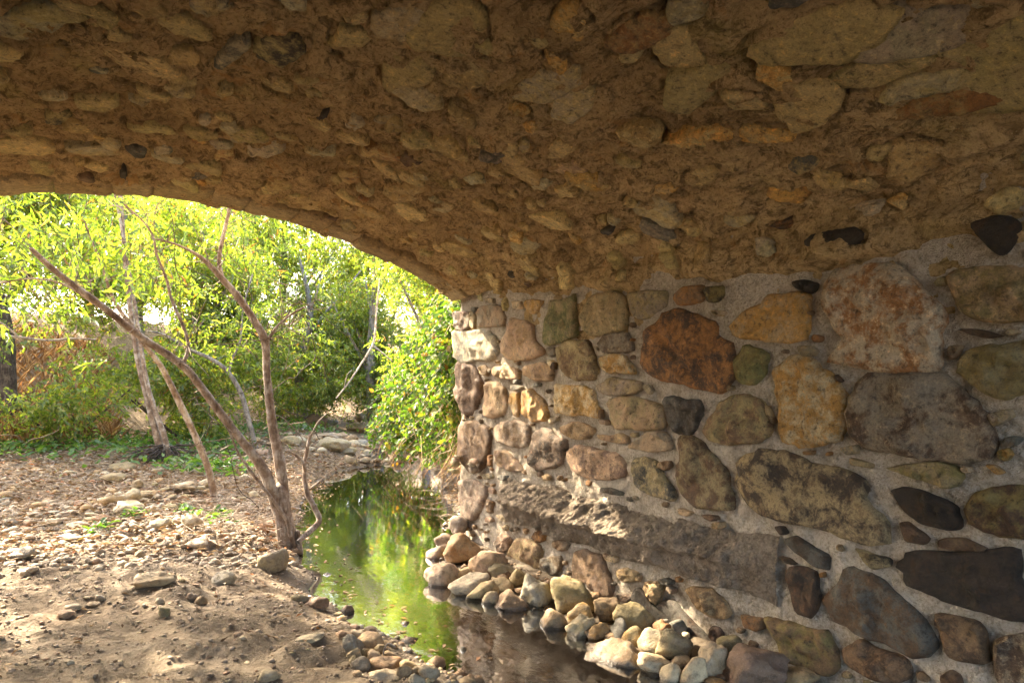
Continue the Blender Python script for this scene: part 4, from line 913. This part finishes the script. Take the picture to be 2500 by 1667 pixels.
def leaf_mesh(name, base, dirs, nrm, L, W, fold=.25, shape='lance'):
    """flat arrays of leaves; every leaf is its own little folded blade"""
    n = len(base); d = dirs/np.linalg.norm(dirs, axis=1)[:, None]
    s_ = np.cross(d, nrm); s_ /= np.linalg.norm(s_, axis=1)[:, None]+1e-9; up = np.cross(s_, d)
    L = np.broadcast_to(L, n)[:, None]; W = np.broadcast_to(W, n)[:, None]
    if shape == 'lance':
        m = base+d*L*.45
        V_ = np.stack([base, m+s_*W*.5+up*W*fold, base+d*L-up*L*.12, m-s_*W*.5+up*W*fold], 1)
        f = np.array([(0, 1, 2), (0, 2, 3)]); k = 4
    else:   # broad leaf, six corners
        V_ = np.stack([base, base+d*L*.18+s_*W*.42+up*W*fold*.8, base+d*L*.6+s_*W*.46+up*W*fold*.8, base+d*L-up*L*.15, base+d*L*.6-s_*W*.46+up*W*fold*.8, base+d*L*.18-s_*W*.42+up*W*fold*.8], 1)
        f = np.array([(0, 1, 2), (0, 2, 3), (0, 3, 4), (0, 4, 5)]); k = 6
    F_ = (f[None]+(np.arange(n)*k)[:, None, None]).reshape(-1, 3)
    return fast_mesh(name, V_.reshape(-1, 3), F_, False)
def unit(v): return v/(np.linalg.norm(v, axis=-1, keepdims=True)+1e-9)
def sprays(cent, per, length, droop, g):
    """twigs that start at cent: returns leaf bases, directions, and twig polylines"""
    n = len(cent); d0 = unit(g.normal(size=(n, 3))*np.array([1, 1, .5])+np.array([0, 0, -droop]))
    ln = length*g.uniform(.6, 1.3, n)
    t = (np.arange(per)+.5)/per
    sag = np.array([0, 0, -1.0])
    pos = cent[:, None]+d0[:, None]*ln[:, None, None]*t[None, :, None]+sag*(droop*.35*ln[:, None]*t[None]**2)[..., None]
    sd = unit(np.cross(d0, g.normal(size=(n, 3)))); sg = np.where(np.arange(per) % 2, 1, -1)
    ld = d0[:, None]*.7+sd[:, None]*sg[None, :, None]*.9+g.normal(size=(n, per, 3))*.35+sag*droop*.4
    ends = cent+d0*ln[:, None]+sag*(droop*.35*ln)[:, None]
    return pos.reshape(-1, 3), unit(ld.reshape(-1, 3)), cent, ends
def twig_mesh(name, a, b, r):
    """many thin straight twigs in one mesh, three sides each"""
    n = len(a); T = unit(b-a); A = unit(np.cross(T, np.array([.31, .2, .93]))); B = np.cross(T, A)
    ring = lambda p, q: np.stack([p+A*q, p+(-.5*A+.87*B)*q, p+(-.5*A-.87*B)*q], 1)
    V_ = np.concatenate([ring(a, r), ring(b, r*.4)], 1).reshape(-1, 3)
    f = np.array([(0, 1, 4, 3), (1, 2, 5, 4), (2, 0, 3, 5)]); F_ = (f[None]+(np.arange(n)*6)[:, None, None]).reshape(-1, 4)
    return fast_mesh(name, V_, F_)
def crown_in(blobs, n, g, shell=.45, clump=-.18):
    """n random points through ellipsoids (cx, cy, cz, rx, ry, rz, weight)"""
    w = np.array([b[6] for b in blobs], float); w /= w.sum(); k = g.choice(len(blobs), n, p=w); b = np.array([q[:6] for q in blobs])[k]
    v = unit(g.normal(size=(n, 3))); r = g.random(n)**shell
    p = b[:, :3]+v*b[:, 3:]*r[:, None]
    # clumps: keep where a coarse noise is high
    m = fbm(p*1.15, 2, 5)+.5*g.normal(size=n)*.5
    return p[m > clump]
def crown(parent, blobs, ntw, per, tl, L, W, mat, seed, droop=.5, shape='lance', tw=.004, bark='bark_dark', clump=-.18):
    g = np.random.default_rng(seed); c = crown_in(blobs, ntw, g, .45, clump)
    c = c[c[:, 2] > height(c[:, 0], c[:, 1])+.05]
    keepm = ~((c[:, 1] < FY+.5) & (c[:, 2] > 2.2)); c = c[keepm]
    p, d, a, e = sprays(c, per, tl, droop, g); n = len(p)
    nrm = unit(g.normal(size=(n, 3))*.7+np.array([0, 0, 1.0]))
    LL = L*g.uniform(.4, 1.4, n); WW = W*g.uniform(.7, 1.2, n)
    keep(obj('crown', leaf_mesh('crown', p, d, nrm, LL, WW, shape=shape), M[mat], kind='stuff'), parent)
    keep(obj('twigs', twig_mesh('twigs', a, e, np.full((len(a), 1), tw)), M[bark], kind='stuff'), parent)
def tree(name, label, limbs, bark, loc, cat='tree', group=None, per=7, sides=10, names=None):
    t = thing(name, label, cat, loc, group)
    for i, seq in enumerate(limbs):
        nm = (names[i] if names else ('trunk' if i == 0 else 'limb'))
        keep(obj(nm, tube_mesh(nm, limb_pts(seq, per), sides=sides, seed=i+3), M[bark]), t)
    return t
def ground_z(x, y): return float(height(np.array([x]), np.array([y]))[0])

# forked tree at the water's edge
b0 = hit(668*K, 1275*K); Y0 = max(6.35, b0[1])
T1_LIMBS = [
  [(690, 1335, Y0-.1, 22), (672, 1290, Y0, 34), (660, 1240, Y0, 35), (652, 1190, Y0, 33), (645, 1155, Y0, 30), (640, 1120, Y0+.02, 22)],
  [(640, 1175, Y0, 22), (608, 1085, Y0, 20), (570, 1030, Y0, 17), (530, 980, Y0+.05, 16), (470, 900, Y0+.1, 15), (420, 840, Y0+.1, 15), (330, 778, Y0+.15, 14), (230, 700, Y0+.2, 12.5), (130, 625, Y0+.25, 11), (72, 572, Y0+.3, 9)],
  [(655, 1170, Y0+.03, 22), (642, 1060, Y0+.1, 20), (625, 970, Y0+.15, 17), (613, 860, Y0+.2, 14), (609, 785, Y0+.25, 15), (580, 730, Y0+.3, 13), (545, 680, Y0+.35, 13), (505, 635, Y0+.4, 11), (460, 590, Y0+.45, 7), (400, 560, Y0+.5, 4), (350, 548, Y0+.6, 2.5)],
  [(512, 640, Y0+.4, 8), (503, 600, Y0+.45, 7.5), (512, 545, Y0+.5, 7), (527, 480, Y0+.55, 6.5), (535, 420, Y0+.6, 6), (520, 330, Y0+.8, 5)],
  [(612, 790, Y0+.25, 8), (632, 755, Y0+.25, 5), (665, 725, Y0+.3, 4), (700, 705, Y0+.35, 3)],
  [(345, 790, Y0+.16, 10), (290, 745, Y0+.25, 7), (220, 700, Y0+.4, 5), (150, 655, Y0+.5, 4), (80, 640, Y0+.6, 3), (0, 650, Y0+.7, 2.5)],
  [(420, 838, Y0+.1, 8), (432, 800, Y0+.15, 6), (425, 760, Y0+.2, 6), (395, 690, Y0+.3, 5.5), (382, 640, Y0+.35, 5), (360, 585, Y0+.4, 4.5), (352, 545, Y0+.45, 4), (330, 510, Y0+.5, 3.5), (285, 470, Y0+.55, 3)],
  [(690, 1300, Y0-.02, 7), (668, 1230, Y0-.12, 8), (650, 1180, Y0-.13, 7), (560, 1060, Y0-.1, 5), (530, 1000, Y0-.1, 3), (510, 960, Y0-.1, 2)],
  [(700, 1355, Y0-.2, 10), (698, 1320, Y0-.12, 14), (690, 1270, Y0-.08, 12), (684, 1220, Y0-.05, 8)],
  ]
t1 = tree('forked_tree', 'tree with two smooth red brown limbs forking at the edge of the stream', T1_LIMBS, 'bark', (b0[0], Y0, ground_z(b0[0], Y0)), names=['trunk']+['limb']*6+['root']*2)
crown(t1, [(-.6, 7.6, 2.75, 1.5, .9, .55, 2.2), (.5, 8.0, 3.0, 1.3, .9, .55, 1.6), (1.5, 8.4, 3.3, 1.0, .9, .7, 1.0), (-.5, 7.8, 4.1, 1.6, 1.2, .9, 1.5), (1.7, 8.2, 4.3, 1.0, .8, .7, 1.5)], 460, 11, .38, .125, .032, 'willow', 31, .7, tw=.0035)  # last blob hangs out of view, added to break up sun on the wall
def limb_twigs(parent, seqs, n, ln, seed, mat='bark', r=.0045):
    g = np.random.default_rng(seed); A = []; B = []
    for q in seqs:
        P = limb_pts(q)[:, :3]; k = g.integers(2, len(P)-1, n); a = P[k]; d = unit(g.normal(size=(n, 3))+.6*unit(P[k]-P[k-1])+np.array([0, 0, .3]))
        l = ln*g.uniform(.3, 1.2, n)[:, None]; m = a+d*l*.5; e = m+unit(d+.6*g.normal(size=(n, 3)))*l*.5; A += [a, m, m]; B += [m, e, m+unit(d+.9*g.normal(size=(n, 3)))*l*.4]
    A = np.concatenate(A); B = np.concatenate(B)
    keep(obj('twigs', twig_mesh('twigs', A, B, np.full((len(A), 1), r)), M[mat], kind='stuff'), parent)
limb_twigs(t1, T1_LIMBS[1:7], 24, .55, 5)
# leaning slender tree
b3 = hit(497*K, 1148*K); Y3 = b3[1]
t3 = tree('slender_tree', 'slender red brown trunk leaning left between the twin trunks and the forked tree', [
  [(500, 1165, Y3, 12), (492, 1135, Y3, 13), (478, 1075, Y3, 13), (452, 1010, Y3, 12.5), (410, 920, Y3, 12), (372, 845, Y3, 10.5), (335, 795, Y3, 9), (300, 745, Y3, 8), (262, 690, Y3, 6), (230, 600, Y3, 4.5), (190, 500, Y3, 3.5)]],
  'bark', (b3[0], Y3, b3[2]))
crown(t3, [(-.7, 9.3, 2.3, 1.4, .8, .8, 1), (-.2, 9.4, 3.6, 1.2, 1, .8, 1)], 120, 11, .4, .13, .036, 'willow', 37, .6)
# twin trunks
b2 = hit(378*K, 1052*K); Y2 = b2[1]
t2 = tree('twin_trunk_tree', 'two brown trunks rising close together from a root clump on the left bank', [
  [(372, 1062, Y2, 17), (368, 1030, Y2, 15), (356, 985, Y2, 13), (335, 900, Y2, 12), (318, 830, Y2, 11), (305, 750, Y2, 10), (293, 650, Y2, 9), (284, 550, Y2, 8), (275, 440, Y2, 8), (262, 320, Y2, 7), (255, 200, Y2, 5)],
  [(386, 1062, Y2-.1, 12), (384, 1030, Y2-.1, 11), (372, 985, Y2-.1, 10), (350, 925, Y2-.1, 9), (332, 850, Y2-.1, 8), (310, 700, Y2-.1, 6), (285, 560, Y2-.1, 5), (262, 440, Y2, 4), (230, 340, Y2, 3)]],
  'bark', (b2[0], Y2, b2[2]), names=['trunk', 'trunk'])
g = np.random.default_rng(4); n = 150; th = g.random(n)*6.28
ca = np.stack([b2[0]+.25*np.cos(th)*g.random(n), Y2-.1+.25*np.sin(th)*g.random(n), b2[2]+.22*g.random(n)], -1)
keep(obj('root_clump', twig_mesh('root_clump', ca, ca+np.stack([np.cos(th)*g.uniform(.1, .5, n), np.sin(th)*g.uniform(.1, .5, n), -.15*g.random(n)], -1), np.full((n, 1), .012)), M['bark_dark'], kind='stuff'), t2)
crown(t2, [(.6, 13.2, 5.2, 2.6, 2.2, 1.3, 1), (-.6, 12.8, 3.6, 1.8, 1.2, 1.0, .8), (-2.3, 10.6, 6.4, 2.6, 1.8, 1.3, 1.6), (-4.4, 12.5, 8.0, 2.4, 2.0, 1.4, 1.4), (.7, 10.4, 6.0, 1.7, 1.4, 1.2, 1.4)], 2000, 11, .5, .14, .05, 'leafy', 33, .5, clump=.16)  # last three blobs, out of view, added to dapple the sun under the arch
# pale bent trunk behind the fork
b4 = hit(588*K, 1030*K); Y4 = b4[1]
t4 = tree('bent_tree', 'thin pale grey bent trunk standing behind the fork', [
  [(590, 1040, Y4, 9), (583, 1010, Y4, 9), (570, 960, Y4, 9), (552, 900, Y4, 9), (520, 850, Y4, 8), (480, 822, Y4, 7), (430, 800, Y4, 6), (380, 770, Y4, 4), (340, 760, Y4, 3)],
  [(525, 855, Y4, 5), (535, 820, Y4, 4.5), (552, 780, Y4, 4), (560, 700, Y4, 3), (590, 600, Y4, 2.5)]], 'bark_grey', (b4[0], Y4, b4[2]))
crown(t4, [(2.3, Y4, 2.6, 1.5, 1.2, 1.0, 1)], 160, 11, .4, .11, .036, 'leafy', 39, .5)

# trees and shrubs that fill the far bank; (name, label, X, Y, top, spread, leaf, twigs, crown floor, bark)
FAR = [
 ('tree', 'thick dark trunked tree behind the twin trunks with dense leaves', -1.4, 15.5, 6.4, 2.2, 'leafy', 1300, 2.0, 'bark_dark'),
 ('tree', 'leafy tree over the brown hillside at the far left', -4.3, 15.0, 6.2, 2.3, 'leafy', 1200, 2.5, 'bark_grey'),
 ('tree', 'bright green tree straight behind the forked tree', 1.9, 16.6, 5.6, 2.2, 'leafy', 1300, .6, 'bark_grey'),
 ('tree', 'sunlit yellow green tree above the gravel bar', 5.0, 19.5, 5.6, 2.4, 'leafy', 1200, 1.0, 'bark_grey'),
 ('tree', 'pale airy tree behind the top of the ivy', 9.2, 20.5, 6.2, 2.6, 'leafy', 900, 1.2, 'bark_grey'),
 ('tree', 'hazy tree far up the stream between the gravel bar and the ivy', 9.0, 27.0, 10.0, 3.6, 'leafy', 1000, .8, 'bark_grey'),
 ('tree', 'far tree on the hillside above the leaning limb', -2.5, 22.0, 8.6, 3.2, 'leafy', 1000, 2.2, 'bark_grey'),
 ('tree', 'far tree seen between the upright limb and the twin trunks', 2.7, 23.5, 9.0, 3.4, 'leafy', 1000, 1.6, 'bark_grey'),
 ('tree', 'sunlit tree on the right bank just above the ivy', 6.6, 13.5, 5.0, 1.9, 'leafy', 900, .8, 'bark_grey'),
 ('tree', 'tall tree closing the view far up the valley', 14.0, 30.0, 10.5, 4.4, 'leafy', 1000, .8, 'bark_grey'),
 ('tree', 'tree on the far slope behind the gravel bar', 5.5, 30.0, 12.0, 4.4, 'leafy', 1000, .8, 'bark_grey'),
 ('tree', 'broad far tree filling the gap right of the twin trunks', -.2, 27.0, 9.0, 4.2, 'leafy', 1300, 1.6, 'bark_grey'),
 ('tree', 'slim bright tree right behind the upper fork', 4.9, 22.5, 8.8, 2.6, 'leafy', 1000, 2.5, 'bark_grey'),
 ('tree', 'small tree at the bend of the stream beside the dead branch', 6.5, 17.8, 5.2, 1.6, 'leafy', 700, .7, 'bark_grey'),
 ('tree', 'bright tree closing the gap between the twin trunks and the slender trunk', 1.1, 20.5, 7.0, 2.4, 'leafy', 1000, 1.2, 'bark_grey'),
 ('tree', 'pale leafy tree behind the dead branch over the far pool', 8.3, 22.5, 7.2, 2.3, 'leafy', 900, .8, 'bark_grey'),
 ('shrub', 'low bright shrub left of the twin trunks on the bank', -.5, 13.9, 2.6, 1.3, 'leafy', 240, .2, 'bark_dark'),
 ('shrub', 'leafy shrub right of the twin trunks under the limb', 1.4, 14.3, 2.2, 1.1, 'leafy', 240, .1, 'bark_dark'),
 ('shrub', 'green shrub at the back of the gravel bar', 4.0, 18.0, 2.6, 1.5, 'leafy', 300, .2, 'bark_dark'),
 ('shrub', 'shaded shrub overhanging the far pool', 6.0, 21.5, 2.6, 1.4, 'leafy', 420, .2, 'bark_dark'),
]
for i, (nm, lab, x, y, top, sp, leaf, ntw, fl, bk) in enumerate(FAR):
    z0 = ground_z(x, y); g = np.random.default_rng(70+i); t = thing('background_'+nm if nm == 'tree' else 'shrub', lab, nm, (x, y, z0), 'trees and shrubs beyond the bridge')
    H_ = max(top-z0, 1.2); k = 3 if nm == 'tree' else 4
    if nm == 'tree':
        q = np.array([(x, y, z0-.1, .16), (x+.1*g.normal(), y, z0+H_*.3, .13), (x+.25*g.normal(), y, z0+H_*.6, .09), (x+.3*g.normal(), y, z0+H_*.9, .03)])
        keep(obj('trunk', tube_mesh('trunk', spline(q), seed=i), M[bk]), t)
    for j in range(k):
        a = g.random()*6.28; s0 = z0+H_*g.uniform(.15, .5)*(nm == 'tree')
        q = np.array([(x, y, s0, .06 if nm == 'tree' else .025), (x+math.cos(a)*sp*.4, y+math.sin(a)*sp*.3, s0+H_*.22, .045 if nm == 'tree' else .018), (x+math.cos(a)*sp*.8, y+math.sin(a)*sp*.6, s0+H_*.45, .012)])
        keep(obj('limb', tube_mesh('limb', spline(q), sides=7, seed=i*5+j), M[bk]), t)
    blobs = [(x+g.normal()*sp*.45, y+g.normal()*sp*.35, z0+fl+(H_-fl)*g.uniform(.15, .95), sp*g.uniform(.45, .75), sp*g.uniform(.4, .7), (H_-fl)*g.uniform(.2, .34), 1) for _ in range(7)]
    crown(t, blobs, int(ntw*2.3), 16, .42, .092, .045, leaf, 200+i, .45, 'lance', tw=.004, clump=-.32)

# ivy and vines on the right bank against the wall corner
iv = thing('ivy', 'bright green ivy tumbling over the bank beside the wall corner', 'ivy', (4.3, 7.6, ground_z(4.3, 7.6)))
g = np.random.default_rng(90)
blobs = [(3.85, 7.1, 1.3, .42, .5, .6, .8), (3.9, 7.2, 2.1, .48, .6, .7, 1.3), (4.15, 8.3, 1.3, .55, .8, .75, 1.3), (4.3, 8.4, 2.2, .6, .8, .7, 1.2), (4.25, 9.8, 1.0, .55, .8, .7, 1.2), (4.6, 10.0, 1.8, .6, .8, .6, 1.0), (4.75, 11.4, .8, .55, .9, .6, 1.0), (5.0, 11.5, 1.5, .6, .8, .5, .8)]
c = crown_in(blobs, 4600, g, .3); c = c[(c[:, 1] > FY+.12) & (c[:, 2] > height(c[:, 0], c[:, 1])+.12) & (c[:, 2] > .75-.04*(c[:, 1]-7))]
p, d, a, e = sprays(c, 7, .3, .9, g); n = len(p); nrm = unit(g.normal(size=(n, 3))*.5+np.array([-.5, -.35, .8]))
keep(obj('foliage', leaf_mesh('foliage', p, d, nrm, (.066*g.uniform(.5, 1.5, n)), .06*g.uniform(.6, 1.3, n), shape='broad'), M['ivy'], kind='stuff'), iv)
keep(obj('stems', twig_mesh('stems', a, e, np.full((len(a), 1), .004)), M['dead'], kind='stuff'), iv)
n = 900; k = g.integers(len(blobs), size=n); bb = np.array(blobs)[k]; a = bb[:, :3]+g.normal(size=(n, 3))*bb[:, 3:6]*.5; a[:, 1] = np.maximum(a[:, 1], FY+.2); a[:, 2] = np.maximum(a[:, 2]*.6, .25)
keep(obj('dry_stems', twig_mesh('dry_stems', a, a+g.normal(size=(n, 3))*np.array([.18, .18, .08])+np.array([-.05, -.05, -.28]), np.full((n, 1), .004)), M['drygrass'], kind='stuff'), iv)

# dead branches
def branch(name, label, limbs, mat, cat='branch', group=None):
    pts = [limb_pts(s) for s in limbs]; o = thing(name, label, cat, tuple(pts[0][0, :3]), group)
    for i, q in enumerate(pts): keep(obj('stem' if i == 0 else 'side_branch', tube_mesh('stem', q, sides=7, seed=i+60), M[mat]), o)
    return o
branch('fallen_branch', 'forked pinkish dead branch leaning in the water right of the forked trunk', [
  [(684, 1245, 6.1, 9), (708, 1222, 6.2, 11), (733, 1196, 6.3, 11), (722, 1165, 6.35, 10), (704, 1125, 6.4, 10), (699, 1070, 6.5, 8), (706, 1030, 6.55, 7), (712, 1000, 6.6, 5)],
  [(703, 1090, 6.45, 6), (695, 1060, 6.4, 6), (672, 1040, 6.4, 4), (655, 1035, 6.4, 2.5)],
  [(702, 1130, 6.4, 3), (740, 1100, 6.4, 2.5), (768, 1075, 6.4, 1.5), (790, 1050, 6.4, 1)],
  [(712, 1005, 6.6, 3), (730, 970, 6.6, 2.5), (750, 950, 6.6, 1.5)], [(707, 1040, 6.5, 3), (690, 1000, 6.5, 2), (650, 960, 6.5, 1.5), (620, 950, 6.5, 1)]], 'bark')
branch('dead_branch', 'pale bare dead branch slanting over the far pool', [
  [(772, 915, 11.5, 2.6), (800, 880, 11.5, 3), (830, 835, 11.5, 3.5), (856, 792, 11.5, 4), (862, 760, 11.5, 3.5), (866, 700, 11.5, 3), (872, 640, 11.5, 2.2)],
  [(858, 795, 11.5, 3.5), (880, 812, 11.5, 3), (900, 830, 11.6, 2)], [(790, 895, 11.5, 1.6), (797, 862, 11.5, 1.6), (808, 850, 11.5, 1)]], 'dead')
branch('bare_branch', 'bare grey branch crossing the far left edge at eye level', [
  [(-30, 768, 9, 6), (40, 775, 9, 5.5), (110, 782, 9, 5), (170, 778, 9, 4), (220, 780, 9, 3)], [(45, 776, 9, 3.5), (15, 750, 9, 3), (-10, 735, 9, 2.5)]], 'bark_grey')
gg = np.random.default_rng(17)
TWL = [[(165, 460), (180, 560), (205, 680), (235, 750)], [(395, 470), (400, 560), (408, 680), (420, 790)], [(20, 560), (60, 590), (100, 640), (150, 690)], [(560, 480), (558, 560), (565, 650), (575, 690)], [(575, 660), (640, 680), (700, 700)],
 [(700, 720), (720, 790), (740, 850), (748, 880)], [(840, 545), (860, 600), (855, 680), (850, 730)], [(690, 690), (760, 740), (800, 780), (840, 830)], [(480, 1000), (485, 960), (470, 920)], [(0, 1000), (60, 1010), (130, 985)], [(525, 1010), (540, 1100), (580, 1160), (640, 1210)], [(110, 640), (160, 660), (190, 690)], [(300, 620), (360, 640), (440, 660), (540, 690)], [(440, 920), (500, 905), (560, 900), (610, 880)], [(630, 900), (680, 860), (720, 820)],
 [(590, 880), (640, 930), (690, 960), (730, 1010)], [(250, 560), (330, 600), (420, 620), (520, 655)], [(60, 700), (140, 720), (230, 720)]]
for q in TWL:
    yy = gg.uniform(7.2, 9.0)
    keep(obj('twig', tube_mesh('twig', limb_pts([(u, v, yy, 1.5) for u, v in q]), sides=5, seed=3, wob=.04), M['bark_dark']), t1)
# bent twig stuck in the near bank
q = [(935, 1606, 0), (938, 1585, .03), (948, 1570, .05), (965, 1578, .05)]
pb = hit(935, 1606); s_ = depth(pb[0], pb[1])/F
pts = np.array([(pb[0]+(u-935)*s_*CC, pb[1]-(u-935)*s_*CS, pb[2]+(1606-v)*s_, .004) for u, v, _ in q])
tag(obj('twig', tube_mesh('twig', spline(pts), sides=6), M['bark_grey']), 'short bent twig stuck upright among the near cobbles', 'twig')

# ------------------------------------------------------------------ ground cover
def ground_leaves(name, n, region, L, W, mat, label, cat, lift=.015, stand=.15, shape='lance', tall=0.0):
    g = np.random.default_rng(n); x, y = region(n, g); z = height(x, y); ok = z > .01; x, y, z = x[ok], y[ok], z[ok]; n = len(x)
    th = g.random(n)*6.28; d = np.stack([np.cos(th), np.sin(th), g.normal(size=n)*stand+tall], -1)
    b = np.stack([x, y, z+lift*g.random(n)+tall*.1*g.random(n)], -1); nrm = unit(g.normal(size=(n, 3))*.35+np.array([0, 0, 1.0]))
    o = obj(name, leaf_mesh(name, b, d, nrm, L*g.uniform(.5, 1.4, n), W*g.uniform(.6, 1.3, n), shape=shape), M[mat], kind='stuff'); return tag(o, label, cat)
ground_leaves('leaf_litter', 24000, lambda n, g: (g.uniform(-4.5, 4.5, n), 5.7+11*g.random(n)**1.1), .08, .030, 'litter', 'dry brown leaves covering the bank beyond the bridge', 'leaves', .05)
ground_leaves('dry_leaves', 220, lambda n, g: (g.uniform(-.8, 1.6, n), g.uniform(3.4, 6.2, n)), .05, .022, 'litter', 'a few fallen leaves on the sandy dirt under the arch', 'leaves', .02, .3)
ground_leaves('bank_leaves', 2200, lambda n, g: (lambda y: (np.interp(y, [6.2, 10, 17], [3.2, 5.2, 7.6])+g.random(n)*1.2-.15, y))(g.uniform(6.2, 17, n)), .085, .035, 'litter', 'dry leaves and twigs heaped below the ivy on the right bank', 'leaves', .08, .4)
def patch(n, g, spots):
    s_ = np.array(spots)[g.integers(len(spots), size=n)]; return s_[:, 0]+g.normal(size=n)*s_[:, 2], s_[:, 1]+g.normal(size=n)*s_[:, 2]
ground_leaves('weeds', 2600, lambda n, g: patch(n, g, [(-1.9, 13.5, .6), (-.9, 13.2, .5), (.1, 12.4, .6), (.5, 13.8, .5), (1.6, 12.8, .5), (1.9, 14.5, .6), (2.6, 16, .6), (-3, 14.5, .8), (1.35, 10.6, .35), (4.2, 16.5, .5)]), .11, .05, 'weed', 'low green weeds along the foot of the hillside', 'weeds', .12, .3, 'broad', .6)
ground_leaves('weed_sprigs', 150, lambda n, g: patch(n, g, [(.05, 6.9, .08), (.75, 7.3, .07), (.95, 6.9, .08), (1.05, 7.2, .06), (.3, 7.5, .06)]), .07, .035, 'weed', 'small green sprigs among the stones left of the forked tree', 'weeds', .04, .3, 'broad', .5)
ground_leaves('dry_grass', 9000, lambda n, g: (g.uniform(-8.5, .3, n), g.uniform(13.4, 21, n)), .42, .016, 'drygrass', 'tall reddish dry grass on the hillside at left', 'grass', .05, .3, 'lance', 1.4)
def sticks(name, n, spots, ln, label, mat, r=.004):
    g = np.random.default_rng(n+3); s_ = np.array(spots)[g.integers(len(spots), size=n)]; x = s_[:, 0]+g.normal(size=n)*s_[:, 2]; y = s_[:, 1]+g.normal(size=n)*s_[:, 3]
    z = height(x, y)+.01+.05*g.random(n); th = g.random(n)*6.28; l = ln*g.uniform(.3, 1.3, n)
    a = np.stack([x, y, z], -1); m = a+np.stack([np.cos(th)*l*.5, np.sin(th)*l*.5, g.uniform(-.02, .07, n)], -1); th = th+g.normal(size=n)*.5
    e = m+np.stack([np.cos(th)*l*.5, np.sin(th)*l*.5, g.uniform(-.06, .06, n)], -1); k = z > .02; a, m, e = a[k], m[k], e[k]
    o = obj(name, twig_mesh(name, np.concatenate([a, m]), np.concatenate([m, e]), np.full((2*len(a), 1), r)), M[mat], kind='stuff'); return tag(o, label, 'twigs')
sticks('dry_sticks', 520, [(1.0, 6.7, .25, .3), (1.3, 7.4, .2, .6), (.2, 8.5, .8, 1.0), (-.8, 9.5, .8, 1.2), (1.6, 8.6, .3, .8)], .4, 'dry sticks and roots tangled round the forked tree and over the bank', 'dead')
sticks('brush', 420, [(3.9, 7.6, .25, .5), (4.6, 9.3, .3, .8), (2.2, 9.8, .3, 1.0), (3.0, 11.5, .4, 1.2)], .5, 'brown brush and twigs along both sides of the pool upstream', 'bark')
g = np.random.default_rng(12); n = 260; y = g.uniform(3.2, 12, n); x = np.interp(y, [3, 5, 6, 8, 10, 12], [1.62, 1.42, 1.55, 2.0, 2.75, 3.6])+np.abs(g.normal(size=n))*.16
k = sdist(x, y) < -.02; x, y = x[k], y[k]; n = len(x); th = g.random(n)*6.28
fl = obj('floating_leaves', leaf_mesh('floating_leaves', np.stack([x, y, np.full(n, .006)], -1), np.stack([np.cos(th), np.sin(th), 0*th], -1), np.tile([0, 0, 1.0], (n, 1)), .05*g.uniform(.4, 1.3, n), .022*g.uniform(.6, 1.2, n), fold=.08), M['litter'], kind='stuff')
tag(fl, 'small dry leaves floating along the left edge of the water', 'leaves')
